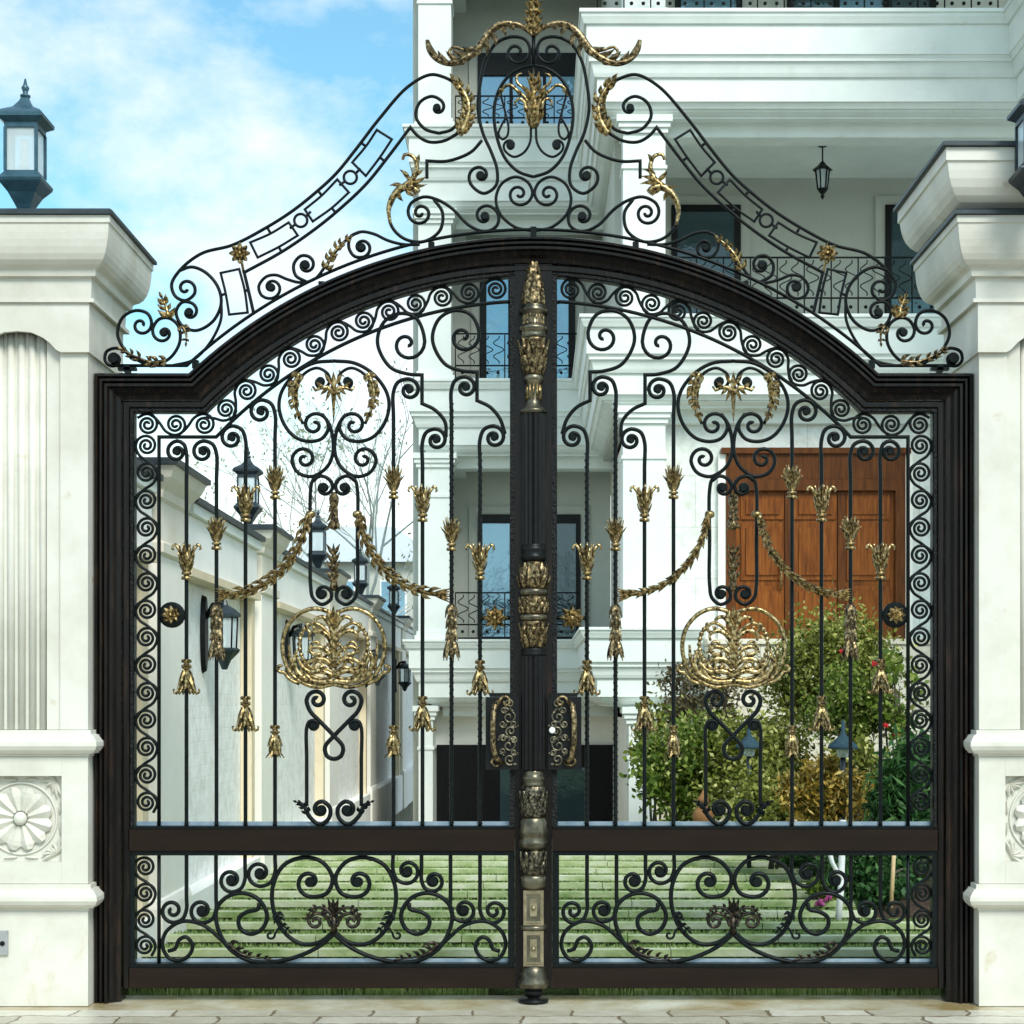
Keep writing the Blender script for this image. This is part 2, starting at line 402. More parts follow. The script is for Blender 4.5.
# ------------------------------------------------------------------ gate geometry: everything follows one outline, set in by k pixels
def outline(k, bottom=1000.0, step=2.0):
    """left half of the gate outline set in by k pixels, bottom to crown"""
    Rr = 500-k; yc = 739.0; ys = 375+k
    xs = CX-math.sqrt(Rr*Rr-(yc-ys)**2)
    pts = [(97+k, bottom), (97+k, ys), (xs, ys)]
    a0 = math.acos((yc-ys)/Rr)
    n = 40
    arc = [(CX-Rr*math.sin(a0*(1-i/n)), yc-Rr*math.cos(a0*(1-i/n))) for i in range(1, n+1)]
    return pts+arc
def strip(mb, k_prof, bottom, m=False, both=False, last_x=None):
    """moulding whose profile is (k, y) rows, run along the outline"""
    rows = []
    for k, y in k_prof:
        o = outline(k, bottom)
        if both: o = o+[(2*CX-p[0], p[1]) for p in o[:-1]][::-1]
        if last_x:
            o = [p for p in o if p[0] < last_x]
            Rr = 500-k; o.append((last_x, 739-math.sqrt(Rr*Rr-(CX-last_x)**2)))
        rows.append([G(p, y, m) for p in o])
    L = min(len(r) for r in rows); n = len(rows)
    vs = [rows[j][i] for i in range(L) for j in range(n)]
    fs = [(i*n+j, i*n+(j+1) % n, (i+1)*n+(j+1) % n, (i+1)*n+j) for i in range(L-1) for j in range(n)]
    fs.append(tuple(range(n))); fs.append(tuple((L-1)*n+j for j in range(n))[::-1])
    mb.add(vs, fs)
def gbox(mb, x0, x1, ya, yb, y0, y1, m=False):
    a = G((x0, ya), 0, m); b = G((x1, yb), 0, m)
    mb.box(min(a.x,b.x), max(a.x,b.x), y0, y1, min(a.z,b.z), max(a.z,b.z))

# fixed frame
fr = empty('arched_gateway', (0,0,0), 'dark arched gate frame with ridged mouldings, fixed between the two stone pillars', 'gateway')
mb = MB()
strip(mb, [(0,-.055),(2,-.085),(4,-.085),(5.5,-.07),(7,-.092),(9,-.092),(10.5,-.074),(12,-.098),(14.5,-.098),(16,-.074),(19,-.07),(22,-.05),(26,-.046),(26,.06),(0,.06)], 1000, both=True)
mb.build('moulded_frame', M['frame'], fr)

# ornaments that repeat: meshes made once, in metres, round the bar at their origin
def arms(mb, r0, z0, n, reach, rise, w, flip=1, curl=True):
    for i in range(n):
        a = 2*math.pi*i/n
        def at(r, z): return Vector((r*U*math.cos(a), r*U*math.sin(a), z*U*flip))
        pts = [at(r0, z0), at(r0+reach*.3, z0+rise*.55), at(r0+reach*.75, z0+rise*.95), at(r0+reach*1.05, z0+rise*.85)]
        if curl: pts += [at(r0+reach*1.12, z0+rise*.6), at(r0+reach*.95, z0+rise*.5)]
        mb.tube(pts, w*U, w*U*.8, 6, taper=lambda t: 1.25-.75*t, nrm=Vector((-math.sin(a), math.cos(a), 0)))
def skirt(mb, r0, z0, r1, z1, n, w, flip=1, off=0, lift=.08):
    for i in range(n):
        a = 2*math.pi*(i+off)/n; c, s_ = math.cos(a), math.sin(a)
        mb.blade((r0*U*c, r0*U*s_, z0*U*flip), (r1*U*c, r1*U*s_, z1*U*flip), w*U, w*.35*U, (c, s_, 0), 0, lift)
def fin_mesh(kind):
    mb = MB()
    L = lambda rows: mb.lathe([(max(.05, r)*U, z*U) for r, z in rows], n=14)
    if kind == 'lily':
        L([(2.4,0),(5.0,.4),(5.3,2),(4.9,3.4),(2.8,3.7),(2.8,5.2),(4.8,5.5),(5.1,7),(4.6,8.2),(2.8,9),(3.4,13),(4.6,18),(5.6,23),(5.2,27),(3,29)])
        skirt(mb, 3.2, 9, 6.4, 19, 6, 4); skirt(mb, 4.2, 15, 7.4, 27, 6, 4.5, off=.5); skirt(mb, 4.6, 22, 5.5, 36, 6, 4.5, off=.25)
        arms(mb, 5, 24, 4, 8.2, 12, 1.5)
    elif kind == 'palm':
        L([(2.4,0),(5.0,.4),(5.2,2),(4.7,3.3),(2.8,3.6),(2.8,5.1),(4.7,5.5),(4.7,7.2),(2.8,8),(3.2,11),(4.6,15),(4.2,18),(2,22)])
        skirt(mb, 3, 9, 6, 20, 6, 4)
        for k, (r1, z1, w) in enumerate(((9.4,25,4), (6.6,31,4), (3,34,4))): skirt(mb, 2.6, 14, r1, z1, 8, w, off=.5*(k % 2), lift=.12)
    elif kind == 'bell':     # hangs downward
        L([(3,-30),(5.4,-26),(4.8,-20),(3.6,-14),(2.8,-11),(3,-10),(4.9,-9),(5.2,-7),(4.6,-5.8),(2.8,-5.4),(2.8,-4),(5.0,-3.6),(5.2,-1.5),(4.6,-.3),(2.4,0)])
        skirt(mb, 3.2, 11, 6.6, 24, 6, 4, -1); skirt(mb, 4, 16, 8.4, 32, 6, 4.5, -1, off=.5)
        arms(mb, 4.6, 25, 6, 7.5, 10, 1.3, -1)
    elif kind == 'bud':
        L([(2.4,-31),(4.2,-27),(5.6,-20),(4.6,-13),(2.8,-10),(3,-9),(4.8,-8),(4.9,-6.2),(2.8,-5.4),(2.8,-4),(5.0,-3.6),(5.1,-1.4),(4.5,-.3),(2.4,0)])
        skirt(mb, 3.4, 10, 6.2, 22, 6, 3.6, -1); skirt(mb, 5.2, 17, 5, 29, 6, 3.8, -1, off=.5); skirt(mb, 3.6, 26, 7.4, 34, 6, 3.4, -1, lift=.2)
    elif kind == 'tassel':
        L([(2.6,-52),(5,-48),(5.8,-42),(4.2,-37),(5.4,-34),(5.2,-28),(3.8,-24),(5,-21),(4.8,-14),(3.6,-11),(4.4,-8),(4.6,-3),(3.8,-1),(2.2,0)])
        for z, r in ((2,4.4),(13,4.6),(25,5.0)): skirt(mb, 3.4, z, r+1.6, z+12, 6, 5, -1, off=.5*(z % 2), lift=.0)
        skirt(mb, 4.4, 38, 7.4, 54, 8, 4.6, -1, lift=.05); skirt(mb, 4, 36, 6, 57, 7, 4, -1, off=.5)
    return mb.mesh(kind, M['gold_dark'] if kind == 'tassel' else M['gold'])
FIN = {k: fin_mesh(k) for k in ('lily','palm','bell','bud','tassel')}
def rosette(mb, c, r, n=8, y=-.03, m=False, point=False):
    c = G(c, y, m)
    for ring, (k, w, off, dy) in enumerate(((1.0, .48, 0, 0), (.62, .42, .5, -.008))):
        for i in range(n):
            a = 2*math.pi*(i+off)/n
            d = Vector((math.cos(a), 0, math.sin(a)))
            mb.blade(c+d*r*.15*U+Vector((0,dy,0)), c+d*r*k*U+Vector((0,dy,0)), r*w*U, r*.2*U, (0,-1,0), 0, .12,
                     (.5,.8,1,.75,.4,.04) if point else (.4,.7,1,1.05,.8,.3))
    mb.ball(c+Vector((0,-.012,0)), r*.2*U)
def spray(mb, path, m=False, y=-.008, n=7, ln=9, w=4.2, spread=40, both=True, t0=.05, t1=.95, grow=0.0, core=1.6):
    """acanthus: a rib with pointed lobes leaving it on both sides"""
    pts = catmull(path); L = len(pts)
    mb.tube([G(p, y, m) for p in pts], core*U, core*U, 6, taper=lambda t: 1.25-.85*t)
    for i in range(n):
        t = t0+(t1-t0)*i/max(1, n-1); k = min(L-2, int(t*(L-1)))
        p = pts[k]; q = pts[k+1]; a = math.atan2(q[1]-p[1], q[0]-p[0])
        for sd in ((-1, 1) if both is True else (both,)):
            an = a+sd*R(spread)*(.8+.4*rnd.random())
            l = ln*(1-.45*t+grow*t)*(.85+.3*rnd.random())
            e = (p[0]+l*math.cos(an), p[1]+l*math.sin(an))
            mb.blade(G(p, y, m), G(e, y-.012, m), w*U*(1-.3*t), w*.3*U, (0,-1,0), .12*sd*(-1 if m else 1), .15)
    k = pts[-2:]; an = math.atan2(k[1][1]-k[0][1], k[1][0]-k[0][0])
    mb.blade(G(pts[-1], y, m), G((pts[-1][0]+ln*.6*math.cos(an), pts[-1][1]+ln*.6*math.sin(an)), y-.006, m), w*U*.7, w*.25*U)

def border_scroll(parent, c, ang, m, r0=9.6, tail=True, pitch=27.6, flip=1):
    """running scroll: c the eye, ang the direction of the run (screen degrees, y down)"""
    ca, sa = math.cos(ang), math.sin(ang)
    def T(u, v): v *= flip; return (c[0]+u*ca-v*sa, c[1]+u*sa+v*ca)
    pts = [T(u, v) for u, v in ((-r0*.55, r0*.8), (r0*.15, r0*.99), (r0*.95, r0*.62), (pitch*.55, -r0*.05), (pitch*.74, -r0*.62), (pitch*.96, -r0*.98))]
    if not tail: pts = pts[:3]
    scroll('border_scroll', parent, pts, s=(*c, 2.1, 1.6), r=1.5, m=m)

# ------------------------------------------------------------------ a gate leaf
def gate_leaf(m, label):
    base = G((322, 987), 0, m)
    lf = empty('gate_leaf', base, label, 'gate leaf', 'leaves of the double gate')
    S = lambda name, pts, **k: scroll(name, lf, pts, m=m, **k)
    mb = MB(); strip(mb, [(27,-.03),(28.5,-.04),(33,-.04),(34,-.034),(34,.035),(27,.035)], 987, m, last_x=533)
    gbox(mb, 515, 532.8, 987, 266, -.036, .034, m); mb.build('stile', M['frame'], lf)
    mb = MB(); strip(mb, [(34.1,-.028),(35,-.038),(37.5,-.038),(38.5,-.028),(38.5,.03),(34.1,.03)], 827, m, last_x=514.9)
    gbox(mb, 510, 514.9, 827, 276, -.038, .03, m); mb.build('hammered_border', M['hammered'], lf)
    mb = MB(); gbox(mb, 131.2, 514.8, 829, 850, -.042, .04, m); mb.build('mid_rail', M['rail'], lf)
    mb = MB(); gbox(mb, 131.2, 514.8, 967, 987, -.042, .04, m); mb.build('bottom_rail', M['rail'], lf)
    mb = MB()
    gbox(mb, 131.2, 514.8, 850.2, 855, -.03, .03, m); gbox(mb, 131.2, 514.8, 963, 966.8, -.03, .03, m)
    gbox(mb, 131.2, 136, 855.2, 962.8, -.03, .03, m); gbox(mb, 508, 514.8, 855.2, 962.8, -.03, .03, m)
    gbox(mb, 131.2, 514.8, 825.8, 828.8, -.03, .03, m)
    mb.build('panel_edging', M['iron'], lf)
    for a, b_ in ((821.8, 825.6), (959.2, 962.6)):  # added upright strips; their pale blue imitates sky reflected on the rail ledges
        mb = MB(); gbox(mb, 136, 509, a, b_, .012, .03, m); mb.build('ledge_sheen_strip', M['ledge_sheen'], lf)
    # inner border bar
    mb = MB(); o = [p for p in outline(62, 826) if p[0] < 508]+[(510, 302.5)]
    mb.tube([G(p, 0, m) for p in o], 1.9*U, 2.2*U); mb.build('border_bar', M['iron'], lf)
    mb = MB(); mb.tube([G((159, 854), 0, m), G((159, 963), 0, m)], 1.9*U, 2.2*U); mb.build('border_bar', M['iron'], lf)
    # running border scrolls
    for k in range(14): border_scroll(lf, (146.5, 445.6+27.45*k), R(90), m, 10.8, tail=k < 13, flip=(1, -1)[k % 2])
    for k in range(4): border_scroll(lf, (145, 867+26.3*k), R(90), m, 10.5, tail=k < 3, pitch=26.3, flip=(1, -1)[k % 2])
    for k, x in enumerate((204, 175.5, 147.5)): border_scroll(lf, (x, 424.5), R(180), m, 10.6, tail=x > 150, pitch=27.5, flip=(1, -1)[k % 2])
    Rr = 451.0
    a0, a1 = math.asin((CX-496)/Rr), math.asin((CX-226)/Rr)
    for k in range(12):
        a = a0+(a1-a0)*k/11
        border_scroll(lf, (CX-Rr*math.sin(a), 739-Rr*math.cos(a)), R(180)-a, m, 10.5, tail=True, pitch=26.2, flip=(1, -1)[k % 2])
    # upright bars with curled heads; finials and pendants ride on them
    bars = [ # x, spiral centre, top y, side, finial, y, pendant, y
        (186.5, (177,452), 441, -1, 'lily', 580, 'bell', 659), (216.5, (203,452), 441, -1, 'palm', 550, 'tassel', 604),
        (245.5, (232,438), 426, -1, 'lily', 522, 'bell', 696), (275, (261,412), 400, -1, 'palm', 499, 'bud', 725),
        (393.5, (409,390), 379, 1, 'palm', 499, 'bud', 725), (422.5, (436,440), 429, 1, 'lily', 522, 'bell', 696),
        (451.5, (465.5,387.5), 377, 1, 'palm', 551, 'tassel', 604), (480, (494,437.5), 426, 1, 'lily', 580, 'bell', 660)]
    for x, c, top, sd, f, fy, p, py in bars:
        ry = c[1]-top; rx = abs(x-c[0])
        pts = [(x, 826), (x, c[1]+30), (x, c[1]+2), (x+sd*rx*.3, c[1]-ry*.72), (c[0], top)]
        b = S('bar', pts, e=(*c, 1.35, 2.2), r=2.0, eball=3.6)
        if x > 440:
            tw = MB(); q = [G((x+1.7*math.cos(i*.9), c[1]+16+i*1.0), 1.7*U*math.sin(i*.9), m) for i in range(int(826-c[1]-16))]
            tw.tube(q, 1.0*U, 1.0*U, 5, nrm=Vector((0,0,1))); tw.build('twist', M['iron'], b)
        link('finial', FIN[f], b, G((x, fy), 0, m)); link('pendant', FIN[p], b, G((x, py), 0, m))
    for x, c, in ((186.5,(172.5,910.5)), (216,(201.5,910.5)), (245,(231,880)), (275,(259.5,873)), (393,(407.5,871)), (421.5,(433.5,881)), (450.5,(464,910)), (480,(494,911))):
        sd = 1 if c[0] > x else -1; rx = abs(c[0]-x)
        pts = [(x, 854), (x, c[1]-14), (x, c[1]-1), (x+sd*rx*.3, c[1]+rx*.62), (c[0], c[1]+rx*.86)]
        S('curled_bar', pts, e=(*c, 1.4, 2.0), r=2.0, eball=None if abs(x-480) < 1 or abs(x-186.5) < 1 else 5)
    # hooked scrolls beside the centre post
    for dx, dy, w, c in ((0,0,0,(463,337)), (-55,3,2,(407,344))):
        q = lambda x, y: (x+dx, y+dy)
        S('hooked_scroll', [q(505-w*2,434), q(500,419), q(490,407), q(477,400.5)+('c',), q(477,372)+('c',), q(463,371), q(445,364), q(432.5,340), q(439,319), q(455,310.5), q(471,315), q(479,333)],
          e=(*c, 1.25, 1.8))
    # oval head motif, drawn as left and right halves about x = 334
    for h in (False, True):
        H = lambda pts: [((668-p[0],)+tuple(p[1:]) if h else tuple(p)) for p in pts]
        h1 = lambda c, *a: ((668-c[0]) if h else c[0], c[1], *a)
        S('oval_scroll', H([(334,361),(314,363),(296,373),(282,391),(279,407),(284,424),(295,437),(309,441.5),(322,438.5),(328.5,428)]), e=h1((314.5,425), 1.35, 1.8))
        S('heart_scroll', H([(322,414),(329,424),(333,440),(332.5,455),(327,467),(312,476.5),(298,472.5),(292,461)]), e=h1((304.5,459), 1.35, 1.8))
        S('inner_scroll', H([(303,424),(297,410),(295.5,392),(303,375),(317,368),(328,374)]), e=h1((320.5,381.5), .8, 2.5), r=1.6, eball=4.6)
        mb = MB(); spray(mb, H([(300,374),(294.5,387),(294,402),(299,416)]), m, -.02, 7, 12.5, 6, 32, core=2.2)
        mb.build('acanthus_leaf', M['gold'], lf)
        # long frame below it
        S('loop_bar', H([(334,487),(328,478.5),(320,476),(313,480),(310.6,490),(310.6,540),(310.6,585),(313,598),(322,604.5),(331,599)]), s=None, e=h1((322.5,594), 1.0, 2.4), eball=4.6)
        S('curl', H([(313,481),(320,476),(329,479)]), e=h1((324,487.5), 1.0, 2.4), eball=4.6)
        # garland
        gp = H([(308.5,516),(304,535),(296,553),(284,569),(266,584),(246,592),(229,595)])
        mb = MB(); pts = catmull(gp); L = len(pts)
        mb.tube([G(p, -.03, m) for p in pts], 2.3*U, 2.3*U, 8, taper=lambda t: 1.25-.35*abs(t-.35))
        for i in range(34):
            k = int(i/34*(L-3)); p = pts[k]; q = pts[k+2]; a = math.atan2(q[1]-p[1], q[0]-p[0]); sd = (-1, 1, 0)[i % 3]
            an = a+sd*R(24); l = 11+4*rnd.random()
            mb.blade(G((p[0]+sd*1.4*-math.sin(a), p[1]+sd*1.4*math.cos(a)), -.04, m), G((p[0]+l*math.cos(an), p[1]+l*math.sin(an)), -.055, m), 4.2*U, 1.9*U, (0,-1,0), .1*sd, .1)
        for k in range(6):
            b_ = pts[-1]; d = -1 if not h else 1
            mb.blade(G((b_[0]-d*6, b_[1]-1), -.04, m), G((b_[0]+d*13, b_[1]-6+k*2.9), -.045, m), 3.2*U, 1.4*U)
        mb.lathe([(3*U, -4*U), (5*U, -2*U), (5*U, 1*U), (3.4*U, 3*U)], G((H([(310.6,514)])[0]), -.0, m), 12)
        mb.build('garland', M['gold'], lf)
        # lower motif
        S('frame_bar', H([(306.7,806),(306.7,760),(306.7,728),(309,722),(313,720.5),(317,722)]), e=h1((313,725.5), .9, 1.5), eball=3.6)
        S('foot_scroll', H([(298,803),(304,806),(309,816),(320,824.5),(329,818),(330,808),(323,801.5)]), e=h1((321,809.5), 1.0, 2.4), eball=4.6, r=2.2)
        mb = MB(); spray(mb, H([(308,812),(303,805),(297,802)]), m, -.01, 3, 7, 4, 40); mb.build('leaf_tip', M['iron'], lf)
        # bottom panel big scrolls
        S('panel_scroll', H([(334,931),(320,942),(302,944),(285,933),(274,912),(273,886),(284,865),(304,857.5),(322,862),(332.5,878),(327,893),(313,897)]), e=h1((310,882), 1.0, 3), r=2.2, eball=5.2)
        S('panel_scroll', H([(334,934),(318,947),(296,957),(272,962),(248,960),(228,947),(217,925),(217,908),(227,897),(242,893),(258,899),(267,915),(262,929),(250,934),(240,928),(239,918),(247,912),(258,909),(259,903)]), r=2.2)
        S('panel_scroll', H([(246,957),(224,942),(203,925),(182,921.5),(166,932),(162.5,946),(169,958),(180,960.5),(190,954),(192.5,945),(186,937),(179,940),(175,949),(168,951)]), r=2.0)
        mb = MB(); spray(mb, H([(230,944),(240,953),(254,957),(268,959)]), m, -.012, 6, 12, 4.6, 55, both=-1 if not h else 1)
        mb.build('acanthus_leaf', M['iron_gilt'], lf)
        mb = MB(); spray(mb, H([(277,912),(281,922),(289,930)]), m, -.012, 4, 9, 4, 45)
        mb.tube([G(p, -.005, m) for p in curve(H([(280,926),(275,934)]), None, h1((270.5,935), .9, 1.5))], 1.2*U); mb.build('leaf_tip', M['iron'], lf)
        mb = MB(); spray(mb, H([(333,915),(325,908),(314,908),(308,916)]), m, -.02, 6, 7, 4, 50)
        mb.tube([G(p, -.012, m) for p in curve(H([(331,926),(326,916),(316,913),(309,919)]), None, h1((316,921), 1.1, 1.6))], 1.9*U); mb.build('palmette_wing', M['iron_gilt'], lf)
    S('loop_scroll', [(306.5,700),(310,711),(318.5,720),(334,736),(343,747),(341,756),(334,759),(327,756),(325,747),(334,736),(349.5,720),(358,711),(361.5,700)], s=(317,700,1.3,1.8), e=(351,700,1.3,1.8), r=2.2)
    mb = MB()
    for d in (-18, 0, 18):
        a = R(-90+d); mb.blade(G((334,914), -.02, m), G((334+18*math.cos(a), 914+18*math.sin(a)), -.03, m), 5*U, 2*U, (0,-1,0), 0, .1)
    mb.tube([G((334,914), -.005, m), G((334,934), -.005, m)], 3.4*U, 3*U); mb.build('palmette', M['iron_gilt'], lf)
    # gilt pendant fleur in the oval
    mb = MB(); mb.blade(G((334,384), -.015, m), G((334,424), -.02, m), 5.5*U, 2.4*U, prof=(.5,1,.8,.55,.35,.05))
    mb.blade(G((334,392), -.02, m), G((334,372), -.02, m), 6*U, 2*U)
    for sd in (-1, 1):
        mb.tube([G((334+sd*x, y), -.02, m) for x, y in ((0,394),(6,388),(12,388.5),(18,391),(21,387))], 1.9*U, 1.7*U, 6, taper=lambda t: 1.3-.8*t)
        for x, y, x2, y2 in ((6,389,13,396),(10,389,17,383),(3,384,9,374),(2,388,8,403)):
            mb.blade(G((334+sd*x, y), -.02, m), G((334+sd*x2, y2), -.03, m), 4*U, 1.6*U)
    mb.build('fleur', M['gold'], lf)
    # gilt drop between the long bars
    mb = MB()
    mb.lathe([(r*U, -z*U) for r, z in ((1,38),(5.5,36),(6,32),(3.4,28),(4.4,22),(3,17),(4.6,11),(5.2,6),(3,2),(2,0))], G((334,492), 0, m), 12)
    for k, y in enumerate((494,503,512,520)):
        for sd in (-1, 1): mb.blade(G((334,y), -.02, m), G((334+sd*(4+k), y+11), -.026, m), 4*U, 1.6*U, (0,-1,0), 0, .15)
    mb.build('drop_ornament', M['gold_dark'], lf)
    mb = MB()
    mb.lathe([(r*U, -z*U) for r, z in ((2.2,42),(4.4,38),(3.2,33),(3.0,26),(4,18),(3,12),(2.4,6),(1,0))], G((334,549), 0, m), 12)
    for k, y in enumerate((572,564,556,582)):
        for sd in (-1, 1): mb.blade(G((334,y), -.02, m), G((334+sd*7, y-12), -.026, m), 4*U, 1.6*U, (0,-1,0), 0, .15)
    mb.blade(G((334,560), -.02, m), G((334,543), -.02, m), 4*U)
    mb.build('drop_ornament', M['gold_dark'], lf)
    # round medallion
    md = MB()
    for h in (False, True):
        H = lambda pts: [((668-p[0],)+tuple(p[1:]) if h else tuple(p)) for p in pts]
        h1 = lambda c, *a: ((668-c[0]) if h else c[0], c[1], *a)
        t = lambda pts, r, y=-.02, s=None, e=None: md.tube([G(p, y, m) for p in curve(H(pts), s, e)], r*U, r*U, 8)
        t([(334,616),(325,610.5),(312,609),(298,615),(287,628),(283,645),(285,660),(292,674),(304,683),(318,687),(334,684)], 2.2)
        t([(300,684),(290,679),(284,672)], 1.8, e=h1((281.5,668), .7, 1.6))
        t([(334,676),(322,679),(311,675),(306,668)], 1.8)
        t([(334,650),(332,638),(324,628),(314,623),(308,627)], 1.7, -.026, e=h1((313,629), .8, 1.2))
        t([(330,660),(318,657),(310,650),(313,643)], 1.6, -.03, e=h1((317,646), .7, 1.2))
        t([(334,672),(326,668),(321,662)], 1.6, -.03, e=h1((318,666), .9, 1.2))
        t([(310,668),(305,664),(302,670)], 1.4, -.028, e=h1((306,672), .9, 1.1)); t([(334,642),(327,646),(322,652)], 1.4, -.034, e=h1((325,655), .8, 1.1))
        rope = catmull(H([(308,625),(302,634),(300,647),(304,660),(312,671)]))
        for k in range(0, len(rope), 1): md.ball(G(rope[k], -.022, m), (1.6 if k % 2 else 2.8)*U, 6)
        for q, r_ in (([(334,640),(331,626),(323,617),(316,620),(317,625)],2.2), ([(334,650),(329,637),(319,631),(310,635),(311,641)],2.3), ([(334,660),(326,650),(315,647),(308,653)],2.3),
                      ([(334,668),(325,660),(313,660),(304,667)],2.6), ([(334,676),(322,671),(310,672),(301,664),(297,653)],2.4), ([(334,681),(318,682),(303,677),(292,662),(290,645)],2.4),
                      ([(304,679),(297,670),(295,659),(298,650)],2.2), ([(314,682),(306,674),(303,663)],2.2), ([(324,666),(317,670),(309,666),(308,660)],2.0), ([(334,628),(329,619),(330,610)],2.4), ([(322,654),(316,655),(313,651)],1.8)):
            md.tube([G(p, -.032, m) for p in catmull(H(q))], r_*U, r_*.7*U, 7, taper=lambda t: .55+.75*math.sin(math.pi*min(1, .25+t*.62))-.35*t)
        for a, b_ in (((334,664),(325,640)),((334,640),(327,614)),((292,674),(288,654)),((298,680),(291,664)),((334,676),(318,668))):
            a, b_ = H([a])[0], H([b_])[0]
            md.blade(G(a, -.026, m), G(b_, -.034, m), 3.9*U, 1.7*U, (0,-1,0), (.12 if not h else -.12)*(-1 if m else 1), .1)
    md.blade(G((334,664), -.03, m), G((334,606), -.03, m), 8*U, 3*U, prof=(.3,.9,1,.6,.8,.1))
    md.blade(G((334,650), -.04, m), G((334,668), -.045, m), 8*U, 3*U)
    md.build('medallion', M['gold'], lf)
    # rosettes
    mb = MB(); mb.disc(G((172,615), 0, m), 13*U, 4*U, 20); mb.tube([G((159,615), 0, m), G((186,615), 0, m)], 2*U); o = mb.build('boss', M['iron'], lf)
    mb = MB(); rosette(mb, (172,615), 9, 8, -.03, m); mb.build('rosette', M['gold'], o)
    mb = MB(); mb.tube([G((480,618), 0, m), G((511,618), 0, m)], 2*U); o = mb.build('boss', M['iron'], lf)
    mb = MB(); rosette(mb, (495,618), 13.5, 8, -.02, m, True); mb.build('rosette', M['gold'], o)
    # lock plate and handle
    mb = MB(); gbox(mb, 486, 519, 697, 769, -.075, -.037, m); gbox(mb, 490, 517, 693, 696.9, -.07, -.037, m); o = mb.build('lock_plate', M['black'], lf)
    mb = MB(); mb.tube([G(p, y, m) for p, y in (((499,701),-.08),((495,706),-.11),((493.5,720),-.125),((493.5,742),-.125),((496,757),-.11),((502,763),-.085))], 2.8*U, 2.8*U)
    mb.tube([G(p, -.082, m) for p in curve([(502,763),(497,765)], None, (495.5,760.5,.8,1.2))], 1.5*U)
    mb.tube([G(p, -.082, m) for p in curve([(499,701),(503,697)], None, (506,702,.9,1.2))], 1.5*U)
    mb.build('handle', M['gold_dark'], o)
    mb = MB()
    for c, r0, a in (((510,704),5.5,90),((509,717),6.5,-60),((511,731),5,120),((509,745),7,-90),((510,759),5.5,60),((503,724),3.5,0),((503,738),3.5,180),((514,724),3.5,40),((514,740),3.5,200),((514,752),3,30),((503,751),3,100),((504,710),3,20)):
        p0 = (c[0]+r0*math.cos(R(a)), c[1]+r0*math.sin(R(a))); p1 = (c[0]+r0*math.cos(R(a+40)), c[1]+r0*math.sin(R(a+40)))
        mb.tube([G(p, -.08, m) for p in curve([p0, p1], None, (*c, 1.2, 1))], 1.15*U)
        mb.blade(G(p0, -.08, m), G((p0[0]+r0*.9*math.cos(R(a-60)), p0[1]+r0*.9*math.sin(R(a-60))), -.085, m), 2.6*U)
    mb.build('scroll_plate', M['bronze'], o)
    if m:
        mb = MB(); mb.disc(G((515,730), -.088, m), 3.2*U, 2*U, 12); mb.build('keyhole', M['white'], o)
    return lf
gate_leaf(False, 'scrolled black iron gate leaf with gilt garlands, in front of the white brick boundary wall')
gate_leaf(True, 'scrolled black iron gate leaf with gilt garlands, in front of shrubs and brown wooden door')

# ------------------------------------------------------------------ centre post
cp = empty('gate_post', (0, -.06, 0), 'dark fluted centre post with gilt leafy spire and capitals between the gate leaves', 'gate post')
def zz(y): return (1000-y)*U
def turn(name, mat, rows, n=24, **k):
    mb = MB(); mb.lathe([(r*U, zz(y)) for y, r in rows], (0,-.06,0), n, **k); return mb
def leaves(mb, y0, y1, r0, r1, n, w, off=0, lift=.15):
    for i in range(n):
        a = 2*math.pi*(i+off)/n; c, s_ = math.cos(a), math.sin(a)
        mb.blade((r0*U*c, r0*U*s_-.06, zz(y0)), (r1*U*c, r1*U*s_-.06, zz(y1)), w*U*1.15, w*.34*U, (c, s_, 0), 0, lift*.25, (.55,.95,1.08,.98,.7,.25))
mb = turn('spire', 'gold', [(308,8),(300,9),(290,7),(280,4),(270,1.2),(266,.3)], 16)
for y0, r0, n in ((308,10,9),(302,9,9),(295,8,8),(288,6,8),(281,4,6),(275,2.4,5)): leaves(mb, y0, y0-10, r0, r0*.8+.9, n, 7, .5*(n % 2), .25)
mb.build('spire', M['gold_dark'], cp)
mb = turn('collar', 'bronze', [(341,13.5),(338,12),(334,12.5),(332.5,14.5),(330,14),(328.5,10.5),(317,10.5),(315.5,14),(313,14.5),(310.5,11),(309,12.5),(307,8)], 32)
mb.build('collar', M['bronze'], cp)
mb = MB()
for i in range(20):
    a = 2*math.pi*i/20; mb.box(10.2*U*math.cos(a)-.004, 10.2*U*math.cos(a)+.004, 10.2*U*math.sin(a)-.066, 10.2*U*math.sin(a)-.058, zz(327), zz(318))
mb.build('dentils', M['gold_dark'], cp)
def capital(y0, y1, rb, rt, name='capital', mat='gold_dark', extra=True):
    mb = turn(name, mat, [(y0,rb),((y0+y1)/2,(rb*1.1)),(y1+3,rt*.9),(y1,rt)], 20)
    h = y0-y1
    leaves(mb, y0, y0-h*.5, rb, rb+3.2, 8, 6, 0); leaves(mb, y0-h*.25, y0-h*.8, rb+.5, rt+1, 8, 6, .5); leaves(mb, y0-h*.5, y1+1, rb+1, rt+1.5, 8, 5, 0)
    for i in range(4):
        a = math.pi/4+i*math.pi/2
        mb.ball((rt*1.02*U*math.cos(a), rt*1.02*U*math.sin(a)-.06, zz(y1+h*.28)), 3*U, 8)
    mb.ball((0, -.06-rt*U, zz(y1+h*.3)), 2.6*U, 8)
    mb.build(name, M[mat], cp)
capital(377, 341.2, 8.5, 13)
